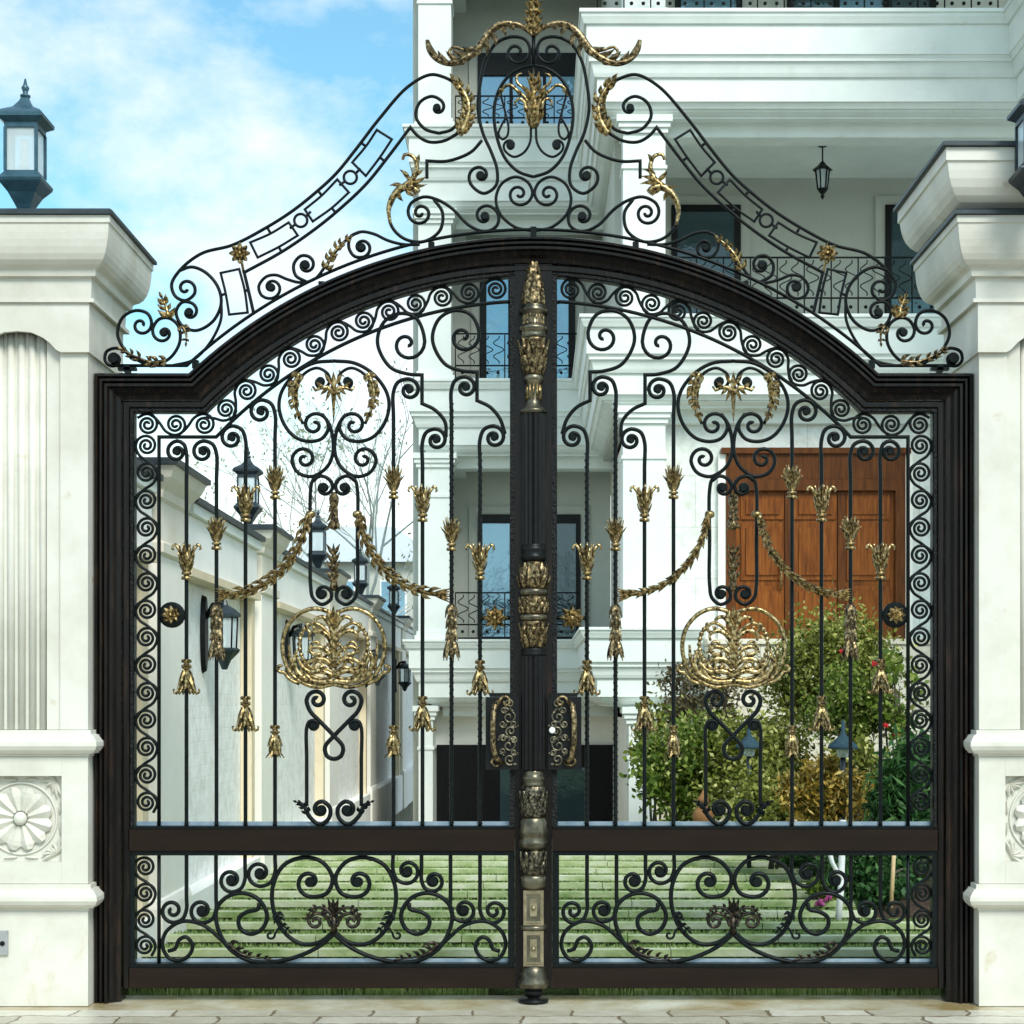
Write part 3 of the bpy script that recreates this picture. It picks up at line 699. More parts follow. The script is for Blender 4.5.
mb = turn('neck', 'bronze', [(416,12),(413.5,13.5),(411.5,12),(409,9.5),(403,7),(386,7),(384,9),(381,10),(378.5,9.5),(377,7.5)], 24); mb.build('neck', M['bronze'], cp)
mb = MB()
for i in range(12):
    a = 2*math.pi*i/12; mb.tube([(7*U*math.cos(a), 7*U*math.sin(a)-.06, zz(402)), (7*U*math.cos(a), 7*U*math.sin(a)-.06, zz(387))], 1.0*U, n=6)
mb.build('reeding', M['gold'], cp)
for a, b_ in ((546, 416), (769, 656)):
    mb = turn('shaft', 'frame', [(a,12),(b_,12)], 48, flute=3, fd=.12, smooth=False); mb.build('fluted_shaft', M['shaft'], cp)
mb = turn('ring', 'iron', [(563,10),(560,12.5),(557,12.5),(555.5,11),(552,12.5),(549,12.5),(547.5,11),(546,12)], 24); mb.build('ring', M['black'], cp)
capital(589, 563.2, 12.5, 10)
mb = turn('ring', 'bronze', [(597,12),(594.5,14),(591.5,14),(589,12)], 24); mb.build('ring', M['bronze'], cp)
mb = turn('band', 'gold', [(614.5,12.5),(606,13.6),(597.2,12.5)], 24)
for y in (601, 606, 611): leaves(mb, y+3, y-3, 13.4, 14, 14, 4, .5*(y % 2), .3)
mb.build('leaf_band', M['gold_dark'], cp)
mb = turn('ring', 'bronze', [(622,11.5),(619.5,14),(616.5,14),(614.7,12)], 24); mb.build('ring', M['bronze'], cp)
capital(648, 622.2, 9, 12.5)
mb = turn('ring', 'iron', [(656,12),(654,12.5),(652,11),(650,12.5),(648.2,10)], 24); mb.build('ring', M['black'], cp)
mb = turn('ring', 'bronze', [(785,11.5),(783,10),(780,10.5),(777.5,11.5),(775,10),(772,9.5),(769.2,9.5)], 24); mb.build('ring', M['bronze'], cp)
mb = turn('band', 'bronze', [(816,12.5),(813,12.6),(800,12.6),(786,12.4),(785.2,11.5)], 24)
for k in range(9):
    t_ = 2*math.pi*k/9
    mb.ball((7.5*U*math.cos(t_), -.06-12.2*U, zz(799)+8*U*math.sin(t_)), 1.7*U, 6)
leaves(mb, 812, 801, 12.2, 12.7, 12, 4.5, 0, .1); leaves(mb, 802, 790, 12.2, 12.7, 12, 4.5, .5, .3)
mb.build('leaf_band', M['bronze_worn'], cp)
mb = turn('ring', 'bronze', [(848,12),(845,14.5),(840,14.8),(837,12.6),(834,14),(830,14.8),(826,13.2),(821,13.6),(818,12),(816.2,11.5)], 24); mb.build('ring', M['bronze'], cp)
mb = turn('band', 'bronze', [(873,11),(862,11.4),(848.2,11)], 24); leaves(mb, 872, 860, 11, 11.9, 10, 5.5, 0, .1); leaves(mb, 864, 850, 11, 11.9, 10, 5.5, .5, .3); mb.build('leaf_band', M['bronze_worn'], cp)
mb = turn('ring', 'bronze', [(888,10.5),(884,12.8),(880,12.2),(876,13),(873.2,11)], 24); mb.build('ring', M['bronze'], cp)
mb = MB()
for a, b_ in ((922.5, 888.2), (963, 928.2)):
    mb.box(-10*U, 10*U, -.06-10*U, -.06+10*U, zz(a), zz(b_))
    for x0, x1, k in ((-9,-7,1),(7,9,1)): mb.box(x0*U, x1*U, -.06-11*U, -.06-9.9*U, zz(a-2), zz(b_+2))
    for y0, y1 in ((a-4, a-2), (b_+2, b_+4)): mb.box(-6.9*U, 6.9*U, -.06-11*U, -.06-9.9*U, zz(y0+2), zz(y1))
    mb.box(-3.4*U, 3.4*U, -.06-11.4*U, -.06-9.9*U, zz(a-9), zz(b_+8)); mb.ball((0, -.06-11.4*U, zz((a+b_)/2)), 2.6*U, 8)
mb.build('panel_block', M['bronze_tan'], cp)
for a, b_ in ((922.5, 888.2), (963, 928.2)):
    mb = MB(); mb.box(-6.7*U, 6.7*U, -.06-10.3*U, -.06-10.01*U, zz(a-4.2), zz(b_+4.4)); mb.build('panel_recess', M['bronze'], cp)
mb = turn('ring', 'bronze', [(928,13),(926.5,14.5),(924,14.5),(922.7,13)], 24); mb.build('ring', M['bronze'], cp)
mb = turn('foot', 'bronze', [(986,13),(983,15.5),(979,15.8),(975,13),(971,13.5),(968,11.5),(963.2,11)], 24); mb.build('foot_moulding', M['bronze'], cp)
mb = turn('bolt', 'black', [(999.6,15),(997,15),(996.5,6),(994,6),(993.5,9),(986.2,9)], 20); mb.build('drop_bolt', M['black'], cp)

# ------------------------------------------------------------------ crest
cr = empty('gate_crest', (0, 0, G((0,239)).z), 'tall openwork scroll crest with gilt acanthus and rosettes on the arched gate frame', 'gate crest')
YC = -.01
for m in (False, True):
    S = lambda name, pts, r=1.7, **k: scroll(name, cr, pts, r=r, m=m, y=YC, **k)
    def gold(name, path, mat='gold', **k):
        mb = MB(); spray(mb, path, m, YC-.012, **k); return mb.build(name, M[mat], cr)
    o = outline(-9)[1:]; o[0] = (112, 366)
    mb = MB(); mb.tube([G(p, YC, m) for p in o], 1.7*U, 2*U); mb.build('base_rail', M['iron'], cr)
    mb = MB()
    for x, y in ((128,370),(196,366),(322,287.5),(431.5,248)): gbox(mb, x-3, x+3, y+3, y-5, YC-.02, YC+.02, m)
    gbox(mb, 119, 137, 371, 368, YC-.02, YC+.02, m); mb.build('rail_foot', M['iron'], cr)
    S('heart_scroll', [(533.5,231.5),(515,227.5),(500,214),(496,199),(502,184),(516,177.5),(528,183),(532.5,194)], e=(519,194.5,1.4,1.6), r=1.6)
    S('s_scroll', [(498.5,216),(497,226),(486,232),(470,226.5),(452,209),(438,200.5),(424,197.5),(411,204)], s=(485,217,1.0,2.5), e=(420.5,213.5,1.6,1.6), sball=4.6)
    S('c_scroll', [(434,200),(442.5,213),(440,231),(424,242),(405,239.5),(392.5,228),(389,213),(395,197)])
    S('lyre_scroll', [(530,53),(526,41),(513,37.5),(497,43.5),(486,60),(480.5,83),(478,109),(483,134),(491,152),(497,170),(496,186),(484,194),(473,187.5)], s=(516.5,53,1.25,1.6), e=(480.5,176.5,1.0,2.5), eball=4.6, r=1.7)
    S('oval_bar', [(533.5,177.5),(518,172),(505,158.5),(497,138),(494,113),(498,93),(508,77.5),(521,69),(533.5,66)], r=1.7)
    S('inner_scroll', [(531,128),(530,143),(524,153),(514,157.5),(505.5,152)], e=(510.5,146,.8,2.2), eball=4.4, r=1.3)
    S('inner_loop', [(516,88),(507,86.5),(501,93),(503,104),(506,116),(508.5,128),(507,137),(502.5,140),(498.5,135),(502,125),(507,117)], r=1.2)
    S('shoulder_bar', [(482,141),(472,152),(459,158.5),(445,162),(427,161.5,'c'),(427,179)])
    S('ramp_scroll', [(458,134),(444,141.5),(429,142.5),(418,136.5),(410.5,128,'c'),(389,156.5),(366,185),(336,213),(310,233.5),(281,253),(244.5,273,'c'),(249,292),(254,314)])
    S('ramp_scroll', [(439,134),(425,129.5),(416,117),(420,103),(432,97),(441,101)], e=(437,108.5,.7,2.2), eball=4)
    S('ramp_scroll', [(439,134),(452,130),(461,118),(463,101),(455,84.5),(443,77.5),(430,75.5),(408,87.5),(379,120),(356,150),(336,174.5),(316,193),(292,212),(266,228.5),(233,245.5),(202,254),(181,270),(172,285),(176,297),(186,301),(195,294)], e=(186,289,1.0,1.8))
    S('c_scroll', [(179,271.5),(192,267.5),(206,273),(218,287),(221.5,304),(213,322),(196,331),(182,325.5),(176.5,312),(183,302.5),(193,304)], e=(189.5,312.5,.8,2.5), eball=4.2)
    S('c_scroll', [(221.5,300),(221,321),(209,345),(193,360.5),(172,366)], r=1.5)
    S('heart_scroll', [(152,323),(148,314),(136,311),(123,318),(118,334),(123,347),(134,358),(151,365),(169,359.5),(180,343),(178.5,326),(169,318.5),(159,320),(153,330)], s=(141.5,325.5,1.1,1.8), e=(164,333,.9,2.5), eball=4.2)
    S('end_scroll', [(132,359),(126,352),(117,348.5),(107,352),(105.5,361)], e=(114.5,359,.8,3), eball=6)
    # curved rectangles and rings on the ramp
    for q in ([(377,130.6),(392,140),(380,158),(366,176.5),(352.5,163),(366,147)], [(337.5,180),(349,193),(332,208.5),(313,222),(305,210),(322,196)], [(289,223),(298,236),(279,247.5),(258,258),(250.5,243),(271,234)]):
        mb = MB(); a, b_, c, d, e_, f = q
        loop = [a, b_]+catmull([b_, c, d])[1:]+[e_]+catmull([e_, f, a])[1:-1]
        mb.tube([G(p, YC, m) for p in loop], 1.3*U, 1.5*U, closed=True)
        ds, us = Vector(c), Vector(f); dv = (ds-us).normalized()
        mb.tube([G(ds, YC, m), G(ds+dv*7, YC, m)], 1.4*U); mb.tube([G(us, YC, m), G(us-dv*7, YC, m)], 1.4*U)
        mb.build('ramp_panel', M['iron'], cr)
    mb = MB(); mb.tube([G(p, YC, m) for p in [(221,273.5),(239.5,269.5)]+catmull([(239.5,269.5),(245,291),(248,313)])[1:]+[(229.5,315)]+catmull([(229.5,315),(226,294),(221,273.5)])[1:-1]], 1.3*U, 1.5*U, closed=True)
    mb.tube([G((245,291), YC, m), G((249,291), YC, m)], 1.4*U); mb.tube([G((226,294), YC, m), G((221,296), YC, m)], 1.4*U); mb.build('ramp_panel', M['iron'], cr)
    for c in ((350.5,178), (301,221)):
        mb = MB(); mb.tube([G((c[0]+6.5*math.cos(2*math.pi*i/20), c[1]+6.5*math.sin(2*math.pi*i/20)), YC, m) for i in range(20)], 1.4*U, 1.5*U, closed=True)
        mb.tube([G((c[0]+5.5, c[1]-4), YC, m), G((c[0]+10, c[1]-9), YC, m)], 1.4*U); mb.tube([G((c[0]-5.5, c[1]+4), YC, m), G((c[0]-11, c[1]+8), YC, m)], 1.4*U)
        mb.build('ring', M['iron'], cr)
    mb = MB(); rosette(mb, (240.5,254.5), 10.5, 8, YC-.01, m); mb.tube([G((240.5,254), YC, m), G((244,273), YC, m)], 1.4*U); mb.build('rosette', M['gold'], cr)
    # scrolls on the arch
    S('arch_scroll', [(262,296),(259,287),(266,277.5),(276,275.5),(288,280),(301,283),(315,279.5),(324,269),(333,256),(346,241),(360,232.5),(374,234.5),(388,241),(404,245),(420,245)], s=(271.5,288,1.1,2.5), sball=4.2, r=1.6)
    S('arch_scroll', [(306,282),(296,276),(294,265),(301,256.5),(309,257)], e=(306,265.5,1.1,2.5), eball=4.2)
    S('arch_scroll', [(360,232.5),(351,237),(349,248),(355,257),(365,257)], e=(362,248,1.1,2.5), eball=4.2)
    # gilt work
    gold('acanthus_leaf', [(326,270),(331,259),(339,248),(349,240)], n=6, ln=10, w=5, spread=42)
    gold('leaf_plume', [(169,318),(167,308),(163,299)], n=5, ln=12, w=5, spread=52, core=2)
    gold('leaf_plume', [(183,327),(187,335),(187,343)], n=3, ln=9, w=4, spread=52, mat='gold_dark')
    gold('wheat_leaf', [(167,361.5),(152,363),(138,358),(124,351)], n=6, ln=11, w=4.4, spread=38, mat='gold_dark')
    # large upright acanthus by the lyre
    mb = MB(); spray(mb, [(459,136),(466,124),(469,108),(464,94),(455,82)], m, YC-.014, 8, 14, 6.5, 36, core=3.2); mb.build('acanthus_leaf', M['gold'], cr)
    # flourish on the side scroll
    mb = MB()
    pts = catmull([(391,226),(389,210),(394,197),(403,189),(413,189),(418,194)])
    mb.tube([G(p, YC-.012, m) for p in pts], 2.6*U, 2.6*U, 8, taper=lambda t: .5+1.0*min(1, t*1.6))
    pts = catmull([(404,188),(413,180),(417,168),(413,157.5),(405,156),(403,161)])
    mb.tube([G(p, YC-.012, m) for p in pts], 2.4*U, 2.4*U, 8, taper=lambda t: 1.4-.8*t)
    for a, b_ in (((410,184),(427,179)),((408,186),(428,187)),((412,176),(424,172)),((406,190),(416,199)),((398,193),(404,204)),((410,182),(400,172)),((404,188),(390,188)),((415,165),(420,156))):
        mb.blade(G(a, YC-.016, m), G(b_, YC-.022, m), 5*U, 2*U, (0,-1,0), .1, .15)
    mb.build('acanthus_flourish', M['gold'], cr)
    # top wing
    mb = MB()
    pts = catmull([(533,37),(524,29.5),(512,25.5),(499,27),(488,36),(478,50),(466,60),(450,65),(437,61),(429,52),(427.5,42)])
    mb.tube([G(p, YC-.012, m) for p in pts], 2.6*U, 3*U, 8, taper=lambda t: .8+.7*math.sin(math.pi*min(1, t*1.1)))
    for a, b_ in (((488,36),(480,52)),((484,42),(487,60)),((490,34),(496,50)),((478,50),(462,50)),((470,57),(452,52)),((460,62),(446,54)),((449,65),(438,53)),((440,62),(430,44)),((499,27),(506,40)),((508,26),(514,34)),((482,45),(470,62)),((466,60),(455,68))):
        mb.blade(G(a, YC-.016, m), G(b_, YC-.024, m), 6*U, 2.2*U, (0,-1,0), .12*(1 if m else -1), .12)
    pts = catmull([(474,54),(464,52),(453,49),(449,55),(455,58)]); mb.tube([G(p, YC-.016, m) for p in pts], 1.5*U)
    mb.build('acanthus_wing', M['gold_dark'], cr)
    # tulip arms
    mb = MB()
    for pp in ([(529,108),(525,99),(517,92),(509,86),(502,90),(500,97)], [(526,113),(524,103),(519,100),(515,104),(516,107)], [(530,100),(524,90),(517,84),(517,77),(522,75)]):
        mb.tube([G(p, YC-.012, m) for p in catmull(pp)], 1.6*U, 1.6*U, 6, taper=lambda t: 1.3-.7*t)
    for a, b_ in (((532,126),(526,103)),((530,124),(524,110)),((533,96),(526,80)),((531,100),(521,88)),((519,92),(521,99)),((533,88),(528,74)),((504,91),(499,96))):
        mb.blade(G(a, YC-.018, m), G(b_, YC-.026, m), 5*U, 2*U, (0,-1,0), .1, .18)
    mb.build('tulip_arm', M['gold'], cr)
m = False
mb = MB(); gbox(mb, 530.5, 536.5, 241, 228, YC-.02, YC+.02); mb.build('rail_foot', M['iron'], cr)
mb = MB(); mb.lathe([(r*U, -z*U) for r, z in ((2,31),(5,29),(8,22),(8.2,14),(6,6),(3.5,0))], G((533.5,98), YC), 16)
for dx in (-5, 0, 5): mb.blade(G((533.5, 127), YC-.036), G((533.5+dx*1.2, 101), YC-.04), 5.5*U, 2.2*U, (0,-1,0), 0, .1)
mb.blade(G((533.5,102), YC-.02), G((533.5,70), YC-.02), 6*U, 2.4*U); mb.build('tulip', M['gold'], cr)
mb = MB(); mb.lathe([(r*U, z*U) for r, z in ((2.5,0),(5,3),(6,8),(4.6,15),(3,26),(1.6,38),(.4,46))], G((533.5,37), YC), 14)
for y, ln, w in ((35,12,6),(28,12,6),(20,12,5.5),(12,11,5),(4,10,4)):
    for sd in (-1,-.5,0,.5,1):
        mb.blade(G((533.5, y), YC-.015-.01*(1-abs(sd))), G((533.5+sd*ln*.85, y-ln*(1-.35*abs(sd))), YC-.03), w*U, 2*U, (0,-1,0), 0, .2)
mb.build('crest_finial', M['gold'], cr)
mb = MB(); mb.tube([G((533.5,66), YC), G((533.5,36), YC)], 2*U); mb.build('stem', M['iron'], cr)

# ------------------------------------------------------------------ stone gate pillars
PX, PY0, PH = 2.656, -.18, .358     # centre |x|, front face y, half width ; depth .70
def pillar(sx, two, label):
    x = sx*PX; yb = .52; yc = (PY0+yb)/2
    o = empty('gate_pillar', (x, yc, 0), label, 'pillar', 'stone gate pillars')
    SC = F/8.82
    def z(py): return EYE+(HY-py)/SC
    def zc_(py): return EYE+(HY-py)*8.69/F
    def ring(mb, rows):
        """square mouldings: (overhang, z) from bottom to top"""
        vs = []; fs = []
        for ov, zz_ in rows:
            vs += [(x-PH-ov, PY0-ov, zz_), (x+PH+ov, PY0-ov, zz_), (x+PH+ov, yb+ov, zz_), (x-PH-ov, yb+ov, zz_)]
        n = len(rows)
        for i in range(n-1):
            for j in range(4): fs.append((i*4+j, i*4+(j+1) % 4, i*4+4+(j+1) % 4, i*4+4+j))
        fs.append((3,2,1,0)); fs.append(tuple((n-1)*4+j for j in range(4)))
        mb.add(vs, fs); return mb
    def bulge(z0, z1, ov):
        zs = [z0+(z1-z0)*t for t in (0,.1,.12,.25,.4,.55,.7,.82,.84,1)]
        os_ = [ov*t for t in (.1,.12,.5,.82,1,.98,.75,.5,.32,.3)]
        return list(zip(os_, zs))
    ring(MB(), [(0,0),(0,z(911))]).build('plinth', M['stone'], o)
    ring(MB(), bulge(z(911)+.002, z(884), .062)).build('torus', M['stone'], o)
    # pedestal with a sunk square panel
    pb, pt = z(884)+.002, z(757); c0, c1 = z(862), z(776); hw = .222
    mb = MB(); mb.box(x-PH+.004, x+PH-.004, PY0+.05, yb-.004, pb, pt)
    mb.box(x-PH, x-hw, PY0, PY0+.0495, pb, pt); mb.box(x+hw, x+PH, PY0, PY0+.0495, pb, pt)
    mb.box(x-hw+.0005, x+hw-.0005, PY0, PY0+.0495, pb, c0); mb.box(x-hw+.0005, x+hw-.0005, PY0, PY0+.0495, c1, pt)
    pd = mb.build('pedestal', M['stone'], o)
    mb = MB(); zc = (c0+c1)/2; rc = .20
    n = 12
    for i in range(n):
        a = 2*math.pi*(i+.5)/n; d = Vector((math.cos(a), 0, math.sin(a))); c = Vector((x, PY0+.042, zc))
        mb.blade(c+d*.04, c+d*.165, .075, .026, (0,-1,0), 0, .05, (.35,.6,.85,1.05,1.0,.5))
    mb.ball((x, PY0+.03, zc), .036, 12)
    mb.tube([(x+.185*math.cos(2*math.pi*i/40), PY0+.046, zc+.185*math.sin(2*math.pi*i/40)) for i in range(40)], .007, .007, 6, closed=True)
    for qx in (-1, 1):
        for qz in (-1, 1):
            cc = Vector((x+qx*.185, PY0+.046, zc+qz*.185))
            for k in range(7):
                a = math.atan2(-qz, -qx)+R(-75+25*k); L_ = .045+.05*abs(k-3)/3
                mb.blade(cc, cc+Vector((math.cos(a)*L_, 0, math.sin(a)*L_)), .024, .016, (0,-1,0), .1, .1)
    for k in range(4):
        a = k*math.pi/2
        for t in (-.07, .07): mb.blade((x+.2*math.cos(a)-t*math.sin(a)*.3, PY0+.047, zc+.2*math.sin(a)+t*math.cos(a)*.3), (x+.205*math.cos(a)-t*1.3*math.sin(a), PY0+.044, zc+.205*math.sin(a)+t*1.3*math.cos(a)), .02, .014)
    mb.build('carved_flower', M['stone'], pd)
    ring(MB(), bulge(z(757)+.002, z(730), .058)).build('torus', M['stone'], o)
    # shaft: edge strips and a fluted sunk panel
    s0, s1 = z(730)+.002, z(310); hw = .215
    mb = MB(); mb.box(x-PH+.003, x+PH-.003, PY0+.06, yb-.003, s0, s1)
    mb.box(x-PH, x-hw, PY0, PY0+.0595, s0, s1); mb.box(x+hw, x+PH, PY0, PY0+.0595, s0, s1)
    mb.box(x-hw+.0005, x-hw+.075, PY0+.022, PY0+.0595, s0, s1-.05); mb.box(x+hw-.075, x+hw-.0005, PY0+.022, PY0+.0595, s0, s1-.05)
    sh = mb.build('shaft', M['stone'], o)
    mb = MB(); nf = 5; w_ = (2*(hw-.075))/nf
    for k in range(nf):
        xc = x-hw+.075+w_*(k+.5)
        mb.tube([(xc, PY0+.062, s0), (xc, PY0+.062, s1-.05)], w_*.36, .024, 10)
    mb.build('reeded_panel', M['stone'], sh)
    # frieze with a scalloped lower edge
    f0, f1 = z(353), z(303)
    top = z(332)
    pts = [(-PH-.012, f0), (-.222, f0), (-.20, f0+.012), (-.165, f0+.05), (-.125, top-.03), (-.07, top-.006), (0, top), (.07, top-.006), (.125, top-.03), (.165, f0+.05), (.20, f0+.012), (.222, f0), (PH+.012, f0), (PH+.012, f1), (-PH-.012, f1)]
    mb = MB(); mb.prism([(x+a, c) for a, c in pts], PY0-.025, PY0-.0005)
    mb.box(x-PH-.012, x+PH+.012, PY0+.0605, yb+.01, f0, f1)
    for sx_ in (-1, 1): a_ = sorted((x+sx_*.223, x+sx_*(PH+.012))); mb.box(a_[0], a_[1], PY0, PY0+.06, f0, f1)
    mb.build('frieze', M['stone'], o)
    mb = MB(); ring(mb, [(.025,f1+.001),(.04,f1+.015),(.04,zc_(298)),(.02,zc_(297)),(.025,zc_(273)),(.05,zc_(272)),(.055,zc_(266)),(.062,zc_(264.5)),(.085,zc_(262)),(.104,zc_(258)),(.118,zc_(252.5)),(.128,zc_(246)),(.135,zc_(239)),(.139,zc_(232)),(.141,zc_(224)),(.149,zc_(223)),(.149,zc_(216))]); mb.build('cornice', M['stone'], o)
    mb = MB(); ring(mb, [(.13,zc_(216)+.001),(.166,zc_(216)+.003),(.166,zc_(212)),(.15,zc_(211)+.008)]); mb.build('cap_flashing', M['flash'], o)
    ztop = zc_(211)+.008
    if two:
        a = zc_(209)
        mb = MB(); ring(mb, [(.02,ztop+.001),(.10,a+.014),(.135,a+.033),(.163,a+.06),(.185,a+.095),(.2,a+.135),(.208,a+.175),(.213,a+.215),(.224,a+.22),(.222,a+.285)]); mb.build('upper_cornice', M['stone'], o)
        mb = MB(); ring(mb, [(.22,a+.286),(.245,a+.289),(.245,a+.308),(.22,a+.318)]); mb.build('upper_flashing', M['flash'], o)
    return ztop
ztopL = pillar(-1, False, 'cream stone gate pillar with single cornice and a lantern standing on its cap')
pillar(1, True, 'cream stone gate pillar with double tiered cornice, beside the green shrubs')

# ------------------------------------------------------------------ lanterns
def lantern(at, name, label, cat, group, sc_=1.0, mt='lamp'):
    o = empty(name, at, label, cat, group)
    a = Vector(at); s = sc_
    def sq(mb, rows, n=4, tw=math.pi/4):
        rr = [(r*.87*s*1.414, z*s) for r, z in rows]
        vs = []; fs = []
        for r, z in rr:
            for j in range(n): vs.append(a+Vector((r*math.cos(tw+2*math.pi*j/n), r*math.sin(tw+2*math.pi*j/n), z)))
        k = len(rr)
        for i in range(k-1):
            for j in range(n): fs.append((i*n+j, i*n+(j+1) % n, (i+1)*n+(j+1) % n, (i+1)*n+j))
        fs.append(tuple(range(n))[::-1]); fs.append(tuple((k-1)*n+j for j in range(n)))
        mb.add(vs, fs); return mb
    mb = MB(); mb.lathe([(.06*s,0),(.06*s,.02*s),(.035*s,.03*s),(.03*s,.06*s)], a, 16)
    sq(mb, [(.035,.05),(.05,.08),(.085,.14),(.13,.19),(.135,.205),(.13,.215),(.115,.225),(.10,.245),(.10,.25)]); mb.build('lamp_base', M[mt], o)
    mb = MB(); sq(mb, [(.088,.252),(.088,.478)]); mb.build('pane', M['lamp_glass'], o)
    for i in (-1, 1):
        for j in (-1, 1):
            mb = MB(); mb.box(a.x+i*.082*s-.008*s, a.x+i*.082*s+.008*s, a.y+j*.082*s-.008*s, a.y+j*.082*s+.008*s, a.z+.25*s, a.z+.48*s); mb.build('corner_post', M[mt], o)
    mb = MB(); mb.lathe([(.03*s,.26*s),(.03*s,.31*s),(.022*s,.315*s),(.022*s,.42*s),(.012*s,.43*s)], a, 10); mb.build('bulb', M['white'], o)
    mb = MB(); sq(mb, [(.10,.48),(.10,.505),(.115,.515),(.14,.53),(.142,.548),(.125,.565),(.06,.60),(.03,.64),(.022,.66)])
    mb.lathe([(.012*s,.65*s),(.028*s,.668*s),(.028*s,.675*s),(.012*s,.685*s),(.016*s,.70*s),(.022*s,.715*s),(.012*s,.73*s),(.004*s,.765*s)], a, 12); mb.build('lamp_roof', M[mt], o)
    return o
lantern((-2.645, -.10, ztopL-.002), 'pillar_lantern', 'blue black four sided lantern standing on the gate pillar cap against the sky', 'lantern', 'lanterns on the gate pillars', .97, 'lamp_teal')
bl = lantern((2.50, -.50, 4.00), 'pillar_lantern', 'black lantern bracketed to the front of the double tiered gate pillar', 'lantern', 'lanterns on the gate pillars', .94)
mb = MB(); mb.tube([(2.50,-.50,4.005),(2.50,-.50,3.95),(2.55,-.42,3.89),(2.62,-.3,3.86),(2.656,-.222,3.86)], .016, .016, 8); mb.box(2.60,2.71,-.222,-.206,3.75,3.97)
mb.build('bracket', M['lamp'], bl)
# intercom plate on the base of the lantern pillar
ip = empty('intercom', (-2.79, PY0, .33), 'small grey intercom plate set on the plinth of the lantern pillar', 'intercom')
mb = MB(); mb.box(-2.86,-2.708,PY0-.014,PY0-.0005,.265,.39); mb.build('plate', M['grey'], ip)
mb = MB(); mb.disc((-2.735, PY0-.016, .325), .013, .004, 12); mb.build('button', M['black'], ip)

# ------------------------------------------------------------------ ground, paving, lawn
def struct(o, kind='structure'): o['kind'] = kind; return o
mb = MB(); mb.slab([(-400,-300),(400,-300),(400,700),(-400,700)], -1.75, -1.70); struct(mb.build('ground', M['soil']))
mb = MB(); mb.slab([(-30,-60),(30,-60),(30,-4.2),(-30,-4.2)], -1.0, -.12); struct(mb.build('road', M['asphalt']))
mb = MB(); mb.slab([(-30,-4.19),(30,-4.19),(30,-.30),(-30,-.30)], -1.0, 0); struct(mb.build('pavement', M['paving']))
mb = MB(); mb.slab([(-30,-.299),(30,-.299),(30,.16),(-30,.16)], -1.0, -.003); struct(mb.build('threshold', M['concrete']))
mb = MB(); mb.slab([(-2.6,.161),(6.5,.161),(6.5,9.6),(-2.6,9.6)], -1.6, -.05); struct(mb.build('lawn_base', M['dark_soil']))
mb = MB(); mb.slab([(-2.6,9.6),(6.5,9.6),(6.5,17),(-2.6,17)], -1.60, -1.32); struct(mb.build('driveway', M['concrete']))
turf, edge, gr = MB(), MB(), MB()
strips = []
y = .22; k = 0
while y < 9.5:
    p = .62 if k else .5
    x1 = 4.6 if y < 3.2 else 2.45-.02*(y-3.2)
    z0 = .012; z1 = .075
    yb = y+p-.10
    turf.add([(-2.38,y+.10,z1-.006),(x1,y+.10,z1-.006),(x1,yb,z0),(-2.38,yb,z0),(-2.38,y+.10,-.045),(x1,y+.10,-.045),(x1,yb,-.045),(-2.38,yb,-.045)], [(0,1,2,3),(1,5,6,2),(2,6,7,3),(0,3,7,4),(0,4,5,1)])
    x = -2.38
    while x < x1-.01:
        e = min(x1, x+.9+.2*rnd.random())
        j = .006*rnd.random()
        edge.box(x, e-.006, y+.008*rnd.random(), y+.098, .026, z1+j-.01); x = e
    strips.append((y, yb, x1)); y += p; k += 1
struct(turf.build('lawn', M['turf'])); struct(edge.build('lawn_kerb', M['edging']))
for y0, yb, x1 in strips:
    n = int(1500*(x1+2.4)/5*(1.3 if y0 < 3 else 1))
    for i in range(n):
        x = -2.36+rnd.random()*(x1+2.34); t = rnd.random(); yy = y0+.07+t*(yb-y0-.07)
        zb = .07-.055*t; h = .010+.02*rnd.random(); a = rnd.random()*math.pi; w = .006+.004*rnd.random()
        lx, ly = (rnd.random()-.5)*.03, (rnd.random()-.5)*.03
        gr.add([(x-w*math.cos(a), yy-w*math.sin(a), zb), (x+w*math.cos(a), yy+w*math.sin(a), zb), (x+lx, yy+ly, zb+h)], [(0,1,2)])
for i in range(2600):
    x = -2.3+4.6*rnd.random(); yy = .17+.06*rnd.random(); w = .006
    if abs(x) < .25: continue
    gr.add([(x-w, yy, -.04), (x+w, yy, -.04), (x+(rnd.random()-.5)*.03, yy+(rnd.random()-.5)*.02, .015+.05*rnd.random())], [(0,1,2)])
def raw(mb, name, mat):
    me = bpy.data.meshes.new(name); me.from_pydata([tuple(v) for v in mb.v], [], mb.f); me.materials.append(mat); me.update()
    return link(name, me)
go = raw(gr, 'grass', M['grass']); go['kind'] = 'stuff'; go['label'] = 'short grass on the striped lawn behind the gate'; go['category'] = 'grass'
# planted bed
mb = MB(); nx, ny = 16, 22; vs = []; fs = []
for j in range(ny):
    for i in range(nx):
        yy = 3.3+6.2*j/(ny-1); x = 2.42+3.6*i/(nx-1)
        h = .75*min(1, (i/(nx-1))*2.4)*min(1, .15+j/(ny-1)*1.4)+.05*math.sin(x*7+yy*5)+.02*rnd.random()
        vs.append((x, yy, -.04 if i == 0 or j == 0 else max(.02, h)))
for j in range(ny-1):
    for i in range(nx-1): a = j*nx+i; fs.append((a, a+1, a+nx+1, a+nx))
mb.add(vs, fs, True); struct(mb.build('garden_bed', M['mulch']))
# far ground behind the wall
mb = MB(); mb.slab([(-60,.6),(-2.75,.6),(-2.75,200),(-60,200)], -1.6, 0); struct(mb.build('neighbour_ground', M['soil']))

